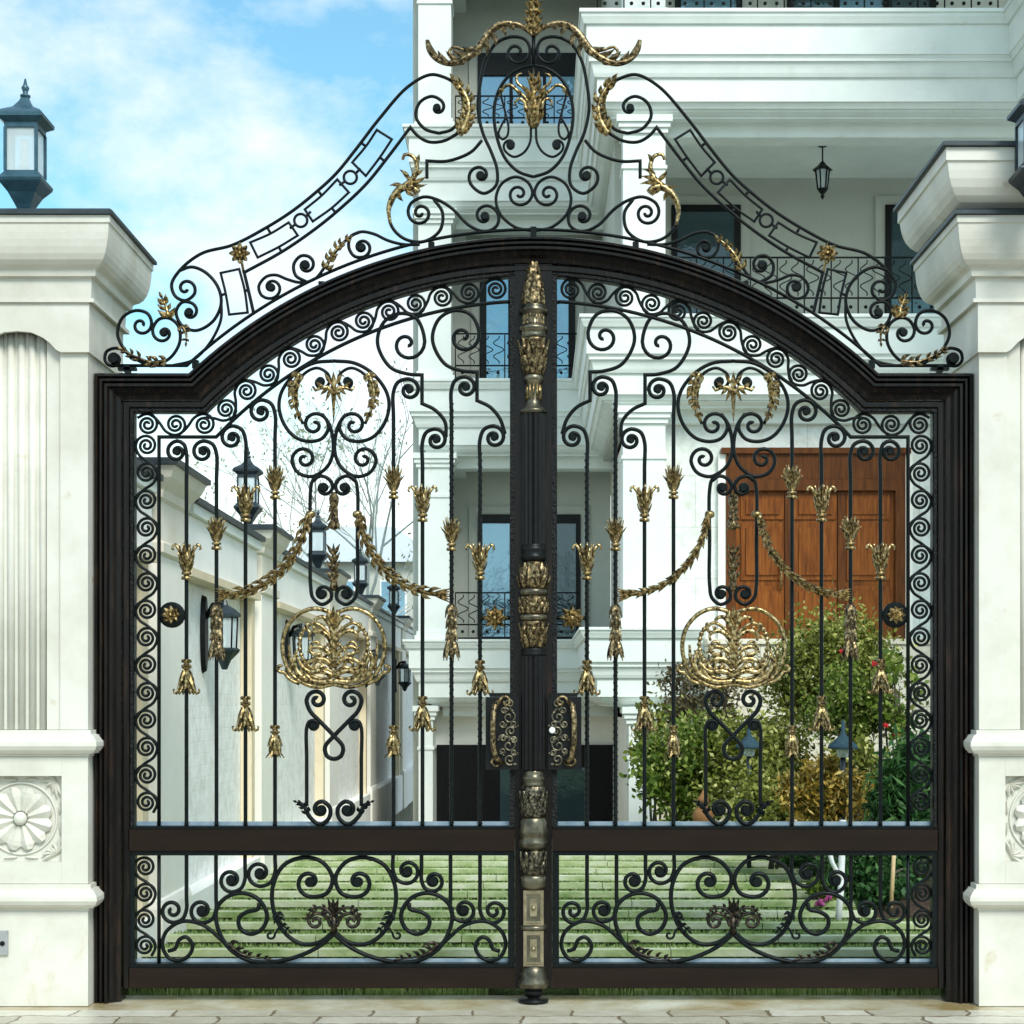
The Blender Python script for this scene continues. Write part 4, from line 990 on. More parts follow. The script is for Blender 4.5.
# ------------------------------------------------------------------ boundary wall on the left with its pillars and lamps
WX = -2.40
pil_d = [11.3, 15.4, 20.4, 25.4, 31.5, 38.0]
bw = empty('boundary_wall', (WX-.15, 12, 0), 'long white brick boundary wall with dark coping, running back beside the lawn', 'wall')
ya, ye = .55, 34
mb = MB(); mb.box(WX-.32, WX-.12, ya, ye, -.5, 2.95); mb.build('brick_face', M['white_brick'], bw)
mb = MB()
half = .55
segs = []
prev = ya
for d in pil_d:
    yc = d-9; segs.append((prev, yc-half)); prev = yc+half
segs.append((prev, ye))
for a, b_ in segs:
    if b_-a < .3: continue
    mb.box(WX-.119, WX, a+.001, b_-.001, 2.5, 2.872)          # lintel band over each sunk bay
    mb.box(WX-.119, WX+.03, a+.001, b_-.001, -.4, .22)       # plinth
mb.build('wall_band', M['wall_white'], bw)
mb = MB()
for a, b_ in segs:
    if b_-a < .3: continue
    mb.box(WX-.118, WX+.035, a+.002, b_-.002, 2.44, 2.499)
    mb.box(WX-.118, WX-.02, b_-.16, b_-.002, .221, 2.439)
mb.build('ochre_lining', M['ochre'], bw)
mb = MB()
for a, b_ in segs:
    if b_-a > .3: mb.box(WX-.36, WX+.075, a+.001, b_-.001, 2.952, 2.992)
mb.build('coping', M['flash'], bw)
mb = MB()
for a, b_ in segs:
    if b_-a > .3: mb.box(WX-.119, WX+.045, a+.003, b_-.003, 2.875, 2.947)
mb.build('coping_moulding', M['house'], bw)
ordn = ['first', 'second', 'third', 'fourth', 'fifth', 'sixth']
for i, d in enumerate(pil_d):
    yc = d-9
    lab = [ 'warm stone wall pillar nearest the gate, without a lantern', 'warm stone wall pillar carrying the lantern nearest the gate',
            'stone wall pillar, second of those with lanterns from the gate', 'stone wall pillar, third of those with lanterns from the gate',
            'stone wall pillar, fourth of those with lanterns from the gate', 'farthest stone wall pillar at the end of the boundary wall'][i]
    o = empty('wall_pillar', (WX-.12, yc, 0), lab, 'wall pillar', 'pillars of the boundary wall')
    def ring(mb, rows, w=half-.02):
        vs = []; fs = []
        for ov, z_ in rows: vs += [(WX-.38-ov, yc-w-ov, z_), (WX+.02+ov, yc-w-ov, z_), (WX+.02+ov, yc+w+ov, z_), (WX-.38-ov, yc+w+ov, z_)]
        for k in range(len(rows)-1):
            for j in range(4): fs.append((k*4+j, k*4+(j+1) % 4, k*4+4+(j+1) % 4, k*4+4+j))
        fs.append((3,2,1,0)); fs.append(tuple((len(rows)-1)*4+j for j in range(4)))
        mb.add(vs, fs); return mb
    ring(MB(), [(.03,-.4),(.03,.25),(.015,.3),(0,.31),(0,2.5)], half-.12).build('shaft', M['cream'], o)
    ring(MB(), [(0,2.501),(.03,2.52),(.035,2.58),(0,2.6),(0,2.85),(.02,2.87),(.03,2.92),(.09,2.99),(.12,3.06)], half-.14).build('capital', M['stone_warm'], o)
    ring(MB(), [(.125,3.061),(.145,3.065),(.145,3.10),(.12,3.11)], half-.14).build('cap_flashing', M['flash'], o)
wl = ['black lantern on the wall pillar nearest the gate of all wall pillar lanterns', 'black lantern on wall pillar framed by the upright loop of the gate leaf',
      'black lantern just right of the gilt drop, on the third lantern pillar', 'small dark lantern on a wall pillar beside the white house corner', 'tiny far lantern at the end of the boundary wall, beside the house']
for i, d in enumerate(pil_d[1:]):
    lantern((WX-.17, d-9, 3.108), 'wall_pillar_lantern', wl[i], 'lantern', 'lanterns on the boundary wall pillars', .98)
# wall sconces
sl = ['big black wall lantern with long back plate, nearest the gate on the brick wall', 'black wall lantern seen through the gilt round medallion', 'black wall lantern partly behind the upright bar right of the medallion', 'smallest black wall lantern, farthest along the boundary wall']
for i, (d, zc) in enumerate(((13.0,2.08), (17.4,2.1), (24.4,2.05), (29.6,2.0))):
    o = empty('wall_lantern', (WX-.12, d-9, zc), sl[i], 'wall lantern', 'lanterns hung on the boundary wall')
    y0 = d-9; xw = WX-.12+.001; xo = xw+.17
    if i >= 2: xw += .12; xo += .12
    n = 16; mb = MB()
    vs = [(xw, y0+.085*math.cos(2*math.pi*k/n), zc+.30*math.sin(2*math.pi*k/n)) for k in range(n)]+[(xw+.035, y0+.07*math.cos(2*math.pi*k/n), zc+.28*math.sin(2*math.pi*k/n)) for k in range(n)]
    mb.add(vs, [tuple(range(n)), tuple(range(n, 2*n))[::-1]]+[(k, (k+1) % n, n+(k+1) % n, n+k) for k in range(n)]); mb.build('back_plate', M['black'], o)
    mb = MB(); mb.tube([(xw+.03,y0,zc+.12),(xw+.08,y0,zc+.22),(xo-.03,y0,zc+.24),(xo,y0,zc+.20)], .018, .018, 8, nrm=Vector((0,1,0))); mb.build('arm', M['black'], o)
    mb = MB(); mb.lathe([(.02,-.27),(.05,-.2),(.11,-.14),(.12,-.12),(.10,-.105)], (xo,y0,zc), 8, smooth=False); mb.build('lamp_base', M['lamp'], o)
    mb = MB(); mb.lathe([(.085,-.104),(.095,.119)], (xo,y0,zc), 8, smooth=False); mb.build('pane', M['lamp_glass'], o)
    mb = MB()
    for k in range(8):
        a = 2*math.pi*k/8; mb.tube([(xo+.09*math.cos(a), y0+.09*math.sin(a), zc-.105), (xo+.1*math.cos(a), y0+.1*math.sin(a), zc+.12)], .007, n=5)
    mb.build('lamp_frame', M['black'], o)
    mb = MB(); mb.lathe([(.10,.12),(.125,.13),(.125,.15),(.08,.19),(.03,.22),(.015,.26)], (xo,y0,zc), 8, smooth=False); mb.build('lamp_roof', M['lamp'], o)

# ------------------------------------------------------------------ the house
L1, L2, L3, L4 = (1.50,2.43), (5.05,6.08), (8.48,9.64), (11.99,13.1)
hs = empty('house', (1.5, 14, -1.3), 'white classical villa with stepped cornice balconies, dark garage and brown wooden entrance door', 'house')
plan = [(-1.75,21),(-1.75,15),(.62,15),(.62,11),(5.56,11),(5.56,7.0)]
def cornice(z0, z1):
    h = z1-z0
    T = [(0,-.30),(.02,-.30),(.02,-.285),(.05,-.22),(.07,-.22),(.07,-.19),(.10,-.17),(.12,-.16),(.125,-.13),(.36,-.13),(.365,-.10),(.40,-.085),(.44,-.075),(.50,-.055),(.505,-.03),(.53,-.03),(.56,-.015),(.565,0),(.86,0),(.865,.03),(.90,.045),(.93,.06),(.96,.065),(.965,.085),(1,.085)]
    return [(o, z0+h*t) for t, o in T]
for z0, z1 in (L1, L2, L3, L4):
    mb = MB(); mb.sweep_plan(plan if z0 > 2 else plan[:4]+[(2.02,11)], cornice(z0, z1), -.55); mb.build('balcony_cornice', M['house'], hs)
inner = [(-1.3,21),(-1.3,15.45),(1.1,15.45),(1.1,11.45),(5.9,11.45),(5.9,7),(9,7),(9,21)]
for z0, z1 in (L1, L2, L3, L4):
    mb = MB(); mb.slab(inner, z0+.12, z0+.42); mb.build('floor_slab', M['house'], hs)
    mb = MB(); mb.sweep_plan([(-1.3,21),(-1.3,15.5),(1.15,15.5),(1.15,11.5),(5.8,11.5)], [(-.02,z0-.16),(0,z0-.15),(0,z0-.02),(.04,z0-.01),(.04,z0+.1)], -.3); mb.build('soffit_beam', M['house'], hs)
# walls
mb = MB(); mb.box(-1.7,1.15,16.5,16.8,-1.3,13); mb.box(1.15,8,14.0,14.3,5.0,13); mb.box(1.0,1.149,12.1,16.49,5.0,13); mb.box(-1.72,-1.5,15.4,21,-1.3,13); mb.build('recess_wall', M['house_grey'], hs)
mb = MB(); mb.box(1.15,8,11.6,11.9,-1.3,5.0); mb.build('entrance_wall', M['ashlar'], hs)
mb = MB(); mb.box(1.15,1.45,11.901,16.4,-1.3,5.0); mb.build('side_wall', M['cream'], hs)
mb = MB(); mb.box(-1.499,1.149,15.8,16.1,-1.3,1.49); mb.build('garage_wall', M['cream'], hs)
mb = MB(); mb.box(1.3,1.999,11.25,11.598,-1.3,1.42); mb.build('base_wall', M['coursed'], hs)
mb = MB(); mb.box(2.0,8,10.6,11.597,-1.3,2.22); mb.box(1.99,8,10.57,11.596,2.221,2.28); mb.build('stair_wall', M['coursed'], hs)
def pier(x0, x1, y0, y1, z0, z1, cap=True):
    mb = MB(); mb.box(x0, x1, y0, y1, z0, z1)
    for ov, a, b_ in ((.05,z0+.001,z0+.16),(.025,z0+.161,z0+.22)): mb.box(x0-ov, x1+ov, y0-ov, y1+ov, a, b_)
    if cap:
        for ov, a, b_ in ((.02,z1-.62,z1-.58),(.03,z1-.2,z1-.14),(.055,z1-.139,z1-.08),(.08,z1-.079,z1-.002)): mb.box(x0-ov, x1+ov, y0-ov, y1+ov, a, b_)
    return mb.build('pilaster', M['house'], hs)
for a, b_ in ((L1, L2), (L2, L3), (L3, L4)):
    pier(1.06,1.56,11.22,11.6-.003,a[1]-.1,b_[0]); pier(-1.62,-1.16,15.05,15.5,a[1]-.1,b_[0])
pier(1.12,1.42,11.1,11.5,-1.3,L1[0]); pier(-1.62,-1.42,15.1,15.79,-1.3,L1[0])
# windows
def window(x0, x1, z0, z1, y, n=2, mats=('glass','glass'), fr_=.07, hdr=.0, nm='window'):
    mb = MB(); mb.box(x0, x0+fr_, y-.08, y-.002, z0, z1); mb.box(x1-fr_, x1, y-.08, y-.002, z0, z1)
    mb.box(x0+fr_, x1-fr_, y-.08, y-.002, z1-fr_-hdr, z1); mb.box(x0+fr_, x1-fr_, y-.08, y-.002, z0, z0+fr_)
    w = (x1-x0)/n
    for i in range(1, n): mb.box(x0+w*i-fr_*.5, x0+w*i+fr_*.5, y-.078, y-.002, z0+fr_, z1-fr_-hdr)
    o = mb.build(nm, M['black'], hs)
    for i in range(n):
        a = x0+w*i+(fr_ if i == 0 else fr_*.5); b_ = x0+w*(i+1)-(fr_ if i == n-1 else fr_*.5)
        q = MB(); q.box(a, b_, y-.04, y-.025, z0+fr_, z1-fr_-hdr); q.build('pane', M[mats[i % len(mats)]], o)
    mb = MB(); mb.box(x0-.13, x0-.001, y-.05, y-.001, z0, z1+.12); mb.box(x1+.001, x1+.13, y-.05, y-.001, z0, z1+.12); mb.box(x0-.001, x1+.001, y-.05, y-.001, z1+.001, z1+.12)
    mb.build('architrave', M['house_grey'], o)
window(-.83,.70,2.45,4.34,16.5,3,('glass','glass_dark','glass_dark'),.07,.06)
window(-.80,.62,6.06,8.0,16.5,3,('glass','glass','glass'),.1)
window(-.83,.66,9.6,11.2,16.5,3,('glass','glass','glass'),.05,.28)
window(1.85,2.78,6.06,8.22,14.0,1,('glass_dark',),.08)
window(4.72,5.55,6.06,8.22,14.0,1,('glass_dark',),.08)
window(1.9,2.8,9.6,11.6,14.0,1,('glass',),.08); window(3.4,5.4,9.6,11.6,14.0,3,('glass_dark','glass'),.08)
# garage doors
def garage(x0, x1, z0, z1, y):
    mb = MB(); mb.box(x0, x1, y-.06, y-.002, z0, z1); o = mb.build('garage_door', M['black'], hs)
    for a, b_ in ((.36,.49), (.505,.66), (.68,.86)):
        q = MB(); q.box(x0+(x1-x0)*a, x0+(x1-x0)*b_, y-.075, y-.061, z0+.1, z1-.32); q.build('pane', M['glass_dark'], o)
    q = MB()
    for k in range(9): q.box(x0+.03+k*.1, x0+.11+k*.1, y-.07, y-.061, z0+.05, z1-.1)
    q.build('slat_panel', M['black'], o)
garage(-1.40,1.145,-1.3,.93,15.8)
# entrance door
def entrance(x0, x1, z0, z1, y):
    mb = MB(); mb.box(x0, x1, y-.03, y-.002, z0, z1); o = mb.build('wooden_door', M['wood'], hs)
    fr_ = MB(); fr_.box(x0-.0, x0+.12, y-.10, y-.031, z0, z1); fr_.box(x1-.12, x1, y-.10, y-.031, z0, z1); fr_.box(x0+.121, x1-.121, y-.10, y-.031, z1-.3, z1); fr_.box(x0-.06, x1+.06, y-.14, y-.002, z1+.001, z1+.07)
    fr_.box(x0+.121, x1-.121, y-.12, y-.031, z1-.44, z1-.305)
    fr_.build('door_frame', M['wood_dark'], o)
    n = 3; w = (x1-x0-.24)/n
    for i in range(n):
        a = x0+.12+w*i
        for za, zb in ((z0+.12, z0+.95), (z0+1.02, z1-.82), (z1-.78, z1-.48)):
            q = MB(); q.box(a+.06, a+w-.06, y-.05, y-.031, za, zb); q.box(a+.12, a+w-.12, y-.07, y-.051, za+.06, zb-.06); q.build('door_panel', M['wood'], o)
    q = MB()
    for i in range(1, n): q.box(x0+.12+w*i-.045, x0+.12+w*i+.045, y-.06, y-.031, z0, z1-.45)
    q.build('door_stile', M['wood_dark'], o)
    q = MB(); q.tube([(x0+.12+w-.1, y-.08, z0+.9), (x0+.12+w-.1, y-.12, z0+.95), (x0+.12+w-.1, y-.12, z0+1.25), (x0+.12+w-.1, y-.08, z0+1.3)], .014, .014, 8, nrm=Vector((1,0,0))); q.build('handle', M['gold'], o)
    mb = MB(); mb.box(x1+.001, x1+.09, y-.08, y-.001, z0, z1+.07); mb.box(x0-.09, x0-.001, y-.08, y-.001, z0, z1+.0); mb.build('door_casing', M['cream'], hs)
entrance(2.31,4.46,2.0,4.53,11.6)
# balcony railings
def railing(pts, z0, h, label=None):
    mb = MB()
    for zz_ in (z0+.02, z0+h*.32, z0+h): mb.tube([(x, y, zz_) for x, y in pts], .012, .012, 6, nrm=Vector((0,0,1)))
    for (xa, yv), (xb, yw) in zip(pts[:-1], pts[1:]):
        L = math.hypot(xb-xa, yw-yv); n = max(1, int(L/.3)); dx, dy = (xb-xa)/L, (yw-yv)/L
        for i in range(n+1):
            x, y = xa+dx*L*i/n, yv+dy*L*i/n
            mb.tube([(x, y, z0), (x, y, z0+h)], .009, n=5)
            if i < n:
                for sd in (-1, 1):
                    cx, cy = x+dx*L/n*(.5+sd*.22), y+dy*L/n*(.5+sd*.22)
                    q = []
                    for t in range(26):
                        u = t/25; a = u*4*math.pi*sd; r = .07*math.sin(math.pi*u)+.012
                        q.append((cx+dx*r*math.cos(a), cy+dy*r*math.cos(a), z0+h*.36+h*.6*u))
                    mb.tube(q, .007, n=4, nrm=Vector((dy, -dx, .01)))
                    mb.ball((cx, cy, z0+h*.17), .025, 6)
    return mb.build('balcony_railing', M['iron'], hs)
railing([(-1.1,15.1),(.64,15.1)], L1[1], .66); railing([(-1.1,15.1),(.64,15.1)], L2[1], .66); railing([(-1.1,15.1),(.64,15.1)], L3[1], .45)
railing([(1.6,11.1),(5.4,11.1)], L2[1], .70); railing([(.75,11.1),(5.46,11.1)], L3[1], .75)
# hanging lantern under the upper balcony
t = P(822.5, 140, 21.6)
hl = empty('hanging_lantern', (t.x, t.y, L3[0]+.12), 'small black lantern hanging from the ceiling of the upper balcony', 'lantern')
c = Vector((t.x, t.y, 0)); zt = L3[0]+.12
mb = MB(); mb.lathe([(.055,zt-.03),(.06,zt-.001)], c, 12); mb.tube([(c.x,c.y,zt-.03),(c.x,c.y,zt-.24)], .01, n=6); mb.build('chain', M['black'], hl)
mb = MB(); mb.lathe([(.13,zt-.33),(.12,zt-.315),(.06,zt-.27),(.02,zt-.22)], c, 6, smooth=False); mb.build('lamp_roof', M['black'], hl)
mb = MB(); mb.lathe([(.055,zt-.56),(.08,zt-.331)], c, 6, smooth=False); mb.build('pane', M['lamp_glass'], hl)
mb = MB()
for k in range(6):
    a = 2*math.pi*k/6; mb.tube([(c.x+.06*math.cos(a), c.y+.06*math.sin(a), zt-.57), (c.x+.088*math.cos(a), c.y+.088*math.sin(a), zt-.33)], .010, n=5)
mb.build('lamp_frame', M['black'], hl)
mb = MB(); mb.lathe([(.004,zt-.70),(.03,zt-.66),(.015,zt-.64),(.05,zt-.60),(.07,zt-.565)], c, 8); mb.build('lamp_base', M['black'], hl)

# ------------------------------------------------------------------ planting
def leafcloud(mb, c, rad, n, size, seed, clumps=14, long=1.8, up=.2, hollow=.35):
    r = random.Random(seed); c = Vector(c); cl = []
    for i in range(clumps):
        while True:
            v = Vector((r.uniform(-1,1), r.uniform(-1,1), r.uniform(-1,1)))
            if hollow < v.length < 1: break
        cl.append((Vector((v.x*rad[0], v.y*rad[1], v.z*rad[2]))*.8, r.uniform(.28,.5)))
    for i in range(n):
        o, k = cl[r.randrange(clumps)]
        v = Vector((r.gauss(0,.45), r.gauss(0,.45), r.gauss(0,.45)))
        p = c+o+Vector((v.x*rad[0], v.y*rad[1], v.z*rad[2]))*k
        a = Vector((r.gauss(0,1), r.gauss(0,1), r.gauss(0,1)+up)).normalized()
        b = a.cross(Vector((r.gauss(0,1), r.gauss(0,1), r.gauss(0,1)))).normalized()
        s = size*r.uniform(.6,1.3); n_ = len(mb.v)
        mb.v += [p-a*s*long*.5, p+b*s*.5, p+a*s*long*.5, p-b*s*.5]
        mb.f.append([n_, n_+1, n_+2, n_+3]); mb.sm.append(False)
def rawpart(mb, name, mat, parent):
    me = bpy.data.meshes.new(name); a = org(parent)
    me.from_pydata([tuple(v-a) for v in mb.v], [], mb.f); me.materials.append(mat); me.update()
    return link(name, me, parent, a)
def shrub(name, label, cat, px, py, d, hw, hh, n, size, mat, seed, ground=0.0, stems=5, flowers=None, group=None, deep=.8, **k):
    c = P(px, py, d); base = (c.x, c.y, ground)
    o = empty(name, base, label, cat, group)
    mb = MB(); leafcloud(mb, c, (hw*d/F, hw*d/F*deep, hh*d/F), n, size, seed, **k); rawpart(mb, 'foliage', M[mat], o)
    r = random.Random(seed+99); mb = MB()
    for i in range(stems):
        e = c+Vector((r.uniform(-.6,.6)*hw*d/F, r.uniform(-.5,.5)*hw*d/F, r.uniform(-.2,.6)*hh*d/F))
        b = Vector(base)+Vector((r.uniform(-.06,.06), r.uniform(-.06,.06), 0))
        mid = b.lerp(e, .5)+Vector((0,0,.1))
        mb.tube([b, mid, e], .022 if stems < 3 else .012, n=6, taper=lambda t: 1.2-.8*t)
    mb.build('stem', M['bark'], o)
    if flowers:
        for q in flowers:
            f = P(q[0], q[1], d-hw*d/F*.7); mb = MB()
            for i in range(10):
                a = r.uniform(0, 6.28); e = r.uniform(-.6,1.2); v = Vector((math.cos(a)*math.cos(e), math.sin(a)*math.cos(e), math.sin(e)))
                mb.blade(f, f+v*q[2], q[2]*.9, q[2]*.15, (v.y, -v.x, .3))
            mb.build('flower', M[q[3]], o)
    return o
shrub('shrub', 'broad leafy green shrub at the corner pier of the house', 'shrub', 678, 765, 17.2, 56, 70, 9000, .038, 'leaf', 3, .0, clumps=22)
shrub('shrub', 'twiggy brownish shrub rising behind the broad leafy shrub', 'shrub', 700, 702, 18.3, 50, 50, 3000, .034, 'leaf_brown', 4, .0, clumps=20, stems=14)
shrub('shrub', 'yellow green shrub below the gilt medallion', 'shrub', 748, 768, 16.6, 58, 66, 9000, .035, 'leaf_olive', 5, .3, clumps=22)
shrub('topiary_tree', 'small round clipped tree with pale green crown before the wooden door', 'tree', 830, 668, 17.0, 66, 70, 16000, .03, 'leaf_olive', 6, .5, stems=2, clumps=34, hollow=.1)
shrub('shrub', 'dense dark green bush under the round clipped tree', 'shrub', 848, 702, 16.0, 46, 42, 5600, .028, 'leaf', 8, .5, clumps=16)
shrub('golden_shrub', 'golden yellow feathery shrub below the round clipped tree', 'shrub', 826, 798, 14.2, 50, 46, 5200, .028, 'leaf_gold', 9, .15, clumps=26, long=2.6)
shrub('conifer_shrub', 'dark green feathery conifer beside the gate border on the garden side', 'shrub', 912, 800, 13.4, 44, 82, 5500, .032, 'leaf_dark', 10, .05, clumps=20, long=4)
shrub('rose_bush', 'thin rose bush with red flowers in front of the coursed stone wall', 'rose bush', 898, 700, 15.8, 30, 50, 520, .05, 'leaf', 11, .5, stems=9, flowers=[(842,652,.032,'red'),(875,664,.042,'red'),(886,726,.034,'red'),(896,735,.028,'red')])
shrub('shrub', 'low green shrub below the garden lamp, just left of the golden shrub', 'shrub', 772, 805, 15.0, 44, 40, 3200, .036, 'leaf_olive', 12, .1, clumps=14)
shrub('shrub', 'low deep green ground shrub in the shade behind the bottom gate panel', 'shrub', 880, 872, 13.0, 66, 34, 4200, .032, 'leaf_dark', 13, .02, clumps=18)
shrub('shrub', 'low dark green ground shrub at the lawn edge, left of the white stake', 'shrub', 806, 868, 15.4, 34, 18, 1500, .034, 'leaf_dark', 17, .02, clumps=12)
shrub('flower_plant', 'small plant with magenta flower at the lawn edge', 'flower', 822, 892, 12.9, 18, 16, 260, .03, 'leaf', 14, .02, flowers=[(820,903,.045,'pink'),(828,899,.04,'pink')], clumps=8)
shrub('shrub', 'tall loose grey green shrub beside the wall under the house balcony', 'shrub', 655, 742, 18.0, 26, 50, 900, .045, 'leaf_olive', 15, .0, clumps=14)
shrub('shrub', 'light green low shrub behind the golden shrub', 'shrub', 866, 770, 14.8, 44, 46, 3400, .036, 'leaf_olive', 16, .3, clumps=14)
# garden lamps with blue hats, stakes
for px, py, d, lab in ((843, 745, 14.0, 'blue hatted garden lamp in front of the dark green bush'), (749, 745, 15.4, 'blue hatted garden lamp behind the lower loop of the gate scroll')):
    c = P(px, py, d); o = empty('garden_lamp', (c.x, c.y, .1), lab, 'garden lamp', 'blue hatted garden lamps')
    mb = MB(); mb.lathe([(.022,.05),(.022,c.z-.1)], (c.x,c.y,0), 10); mb.build('post', M['lamp'], o)
    mb = MB(); mb.lathe([(.05,c.z-.1),(.055,c.z-.002)], (c.x,c.y,0), 12); mb.build('pane', M['lamp_glass'], o)
    mb = MB(); mb.lathe([(.13,c.z-.03),(.12,c.z-.005),(.07,c.z+.04),(.02,c.z+.09),(.012,c.z+.2)], (c.x,c.y,0), 14); mb.build('hat', M['blue_hat'], o)
def stake(name, label, pts, r, mat, fork=None):
    mb = MB(); mb.tube(pts, r, r, 10)
    if fork: mb.tube(fork, r*.7, r*.7, 8)
    o = mb.build(name, M[mat], None, at=pts[0]); tag(o, label, 'stake'); return o
stake('garden_stake', 'white forked stake standing in the shaded bed by the magenta flower', [P(838,922,12.2), P(841,888,12.25), P(842,853,12.3), P(843,820,12.3)], .024, 'white', [P(841,880,12.25), P(832,862,12.25), P(826,838,12.25)])
stake('bamboo_stake', 'thin tan stake in the shaded bed near the gate border', [P(891,908,12.6), P(893,872,12.65), P(894,852,12.7)], .016, 'tan')
tp = empty('garden_ornament', tuple(P(703, 815, 15.6)-Vector((0,0,.12))), 'small terracotta urn shaped ornament among the green shrubs', 'ornament')
c = P(703, 815, 15.6)
mb = MB(); mb.lathe([(.05,-.12),(.09,-.06),(.10,0),(.07,.05),(.04,.09),(.05,.11)], c, 14); mb.build('urn', M['terracotta'], tp)
mb = MB(); mb.lathe([(.06,.111),(.05,.15),(.015,.20),(.004,.23)], c, 14); mb.build('lid', M['terracotta'], tp)

# ------------------------------------------------------------------ bare trees and far buildings beyond the boundary wall
def bare_tree(label, x, y, h, seed, leaves=0, mat='pale_bark', spread=.5):
    r = random.Random(seed); o = empty('bare_tree', (x, y, 0), label, 'tree', 'trees beyond the boundary wall')
    tr, br, lf = MB(), MB(), MB()
    def grow(p, d, L, rad, lev):
        q = p+d*L; mid = p.lerp(q, .5)+Vector((r.gauss(0,.03), r.gauss(0,.03), 0))*L
        (tr if lev == 0 else br).tube([p, mid, q], rad, n=6 if lev < 2 else 4, taper=lambda t: 1-.35*t)
        if lev >= 5:
            for k in range(leaves):
                s = .05; c_ = p.lerp(q, r.random())+Vector((r.gauss(0,.05), r.gauss(0,.05), r.gauss(0,.05))); a = Vector((r.gauss(0,1), r.gauss(0,1), r.gauss(0,1))).normalized(); b = a.orthogonal().normalized(); n_ = len(lf.v)
                lf.v += [c_-a*s, c_+b*s*.5, c_+a*s, c_-b*s*.5]; lf.f.append([n_,n_+1,n_+2,n_+3]); lf.sm.append(False)
            return
        for k in range(3 if lev else 4):
            t = .55+.45*(k+1)/(3 if lev else 4)
            nd = (d+Vector((r.gauss(0,spread), r.gauss(0,spread), r.gauss(.12,.25)))).normalized()
            grow(p.lerp(q, t), nd, L*r.uniform(.58,.78), rad*.58, lev+1)
    grow(Vector((x, y, 0)), Vector((0,0,1)), h*.36, h*.0075, 0)
    tr.build('trunk', M[mat], o); rawpart(br, 'branches', M[mat], o)
    if leaves: rawpart(lf, 'foliage', M['leaf_pale'], o)
bare_tree('tall pale leafless tree behind the wall, next to the house corner', -3.6, 26, 9.2, 21, 1)
bare_tree('wide pale twiggy tree with first leaves behind the wall lanterns', -5.4, 30, 8.2, 22, 2)
bare_tree('distant thin twiggy tree above the boundary wall coping', -8.8, 33, 8.0, 23, 0)
def far_house(label, x0, x1, y0, y1, h, wall, seed):
    o = empty('far_building', ((x0+x1)/2, y0, 0), label, 'building', 'buildings beyond the boundary wall')
    mb = MB(); mb.box(x0, x1, y0, y1, 0, h); mb.build('wall', M[wall], o)
    mb = MB(); xm = (x0+x1)/2
    mb.add([(x0-.3,y0-.3,h+.001),(x1+.3,y0-.3,h+.001),(x1+.3,y1+.3,h+.001),(x0-.3,y1+.3,h+.001),(xm-1,(y0+y1)/2,h+1.5),(xm+1,(y0+y1)/2,h+1.5)], [(0,1,5,4),(1,2,5),(2,3,4,5),(3,0,4),(3,2,1,0)]); mb.build('roof', M['roofgrey'], o)
    n = int((x1-x0)/1.6)
    for j in range(int(h/2.8)):
        for i in range(n):
            xa = x0+.5+i*(x1-x0-.6)/n; mb = MB(); mb.box(xa, xa+.8, y0-.03, y0-.001, 1+j*2.7, 2.4+j*2.7); f = mb.build('window', M['white'], o)
            mb = MB(); mb.box(xa+.06, xa+.74, y0-.04, y0-.031, 1.06+j*2.7, 2.34+j*2.7); mb.build('pane', M['glass'], f)
far_house('grey roofed pale building beyond the wall, beside the house corner', -8.0, -2.9, 41, 50, 5.6, 'house_grey', 1)
far_house('pale building with slate roof beyond the nearest wall lantern', -16.5, -9.5, 46, 54, 6.4, 'house', 2)

# ------------------------------------------------------------------ camera, sky, sun
cam = bpy.data.cameras.new('camera'); co = bpy.data.objects.new('camera', cam); col.objects.link(co)
co.location = (0, -9, EYE); co.rotation_euler = (R(90), 0, 0)
cam.sensor_width = 36; cam.lens = 36*F/1024; cam.shift_x = -(CX-512)/1024; cam.shift_y = (HY-512)/1024
cam.clip_end = 2000; cam.clip_start = .05
sc.camera = co
EL, ROT = R(44), R(157)
w = bpy.data.worlds.new('World'); sc.world = w; w.use_nodes = True; nt = w.node_tree
bg = nt.nodes['Background']; bg.inputs['Strength'].default_value = .15
sky = nt.nodes.new('ShaderNodeTexSky'); sky.sky_type = 'NISHITA'; sky.sun_disc = False
sky.sun_elevation = EL; sky.sun_rotation = ROT; sky.air_density = 1.2; sky.dust_density = 1.2; sky.ozone_density = 1.5
tc = nt.nodes.new('ShaderNodeTexCoord')
mp = nt.nodes.new('ShaderNodeMapping'); mp.inputs['Scale'].default_value = (1,1,1.7); mp.inputs['Location'].default_value = (.62,.4,.0)
nt.links.new(tc.outputs['Generated'], mp.inputs[0])
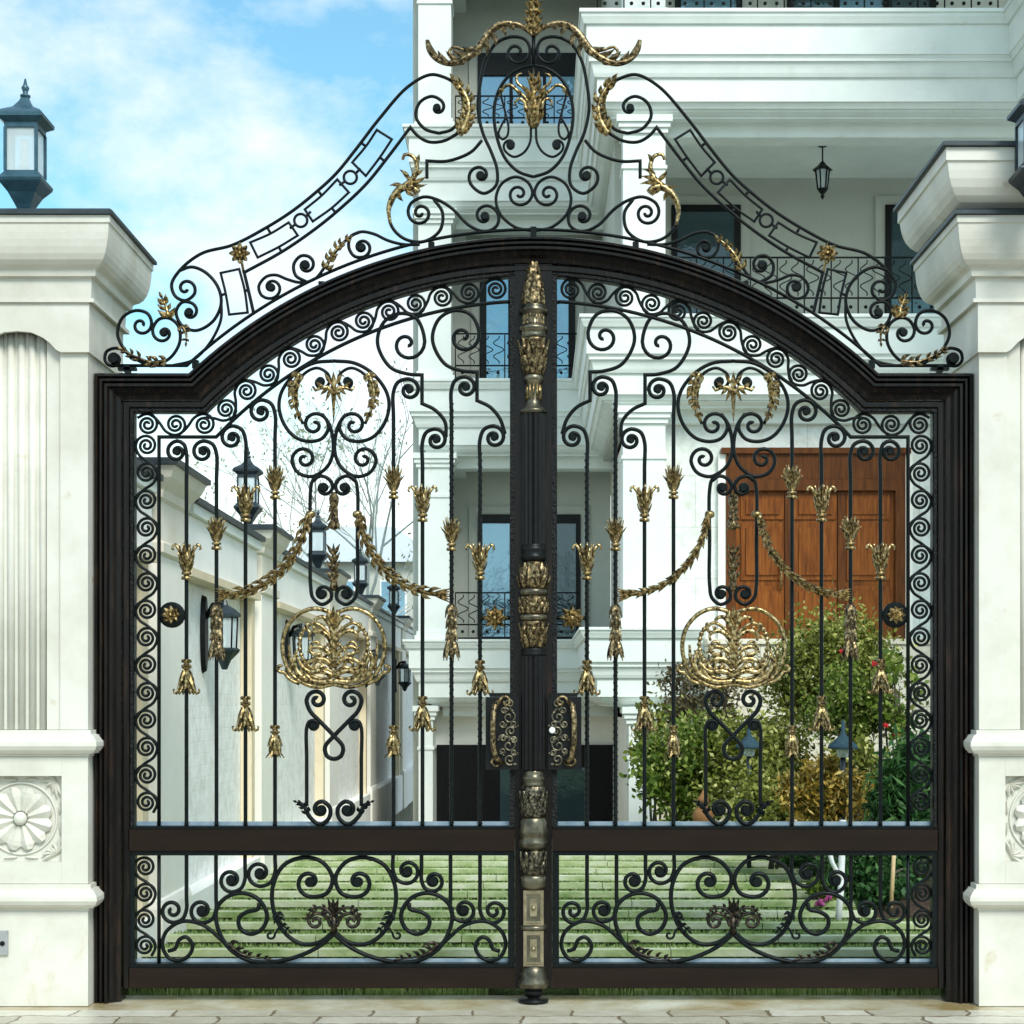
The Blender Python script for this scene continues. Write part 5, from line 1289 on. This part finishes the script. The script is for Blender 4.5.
n1 = nt.nodes.new('ShaderNodeTexNoise'); n1.inputs['Scale'].default_value = 4.2; n1.inputs['Detail'].default_value = 10; n1.inputs['Roughness'].default_value = .6; n1.inputs['Distortion'].default_value = .1
nt.links.new(mp.outputs[0], n1.inputs['Vector'])
r1 = ramp(nt, n1.outputs['Fac'], [(.41,(.04,.04,.04)),(.58,(.95,.95,.95))])
sp = nt.nodes.new('ShaderNodeSeparateXYZ'); nt.links.new(tc.outputs['Generated'], sp.inputs[0])
mr = nt.nodes.new('ShaderNodeMapRange'); mr.inputs['From Min'].default_value = .11; mr.inputs['From Max'].default_value = .215; mr.inputs['To Min'].default_value = 1; mr.inputs['To Max'].default_value = 0
nt.links.new(sp.outputs['Z'], mr.inputs[0])
mx = nt.nodes.new('ShaderNodeMix'); mx.data_type = 'RGBA'; nt.links.new(r1.outputs[0], mx.inputs['Factor'])
tint = nt.nodes.new('ShaderNodeMix'); tint.data_type = 'RGBA'; tint.blend_type = 'MULTIPLY'; tint.inputs['Factor'].default_value = 1
nt.links.new(sky.outputs[0], tint.inputs[6]); tint.inputs[7].default_value = (.46,.76,.74,1)
nt.links.new(tint.outputs[2], mx.inputs[6]); mx.inputs[7].default_value = (3.5,3.85,4.2,1)
mh = nt.nodes.new('ShaderNodeMix'); mh.data_type = 'RGBA'; nt.links.new(mr.outputs[0], mh.inputs['Factor'])
nt.links.new(mx.outputs[2], mh.inputs[6]); mh.inputs[7].default_value = (5.0,5.7,5.5,1)
nt.links.new(mh.outputs[2], bg.inputs['Color'])
sl_ = bpy.data.lights.new('sun', 'SUN'); sl_.energy = 1.7; sl_.angle = R(20); sl_.color = (1,.96,.9)
so = bpy.data.objects.new('sun', sl_); col.objects.link(so)
az = ROT
dirv = Vector((math.sin(az)*math.cos(EL), math.cos(az)*math.cos(EL), math.sin(EL)))   # towards the sun
so.rotation_euler = (-dirv).to_track_quat('-Z', 'Y').to_euler()
so.location = dirv*60
sc.view_settings.view_transform = 'Standard'; sc.view_settings.look = 'None'; sc.view_settings.gamma = 1
sc.view_settings.exposure = .95
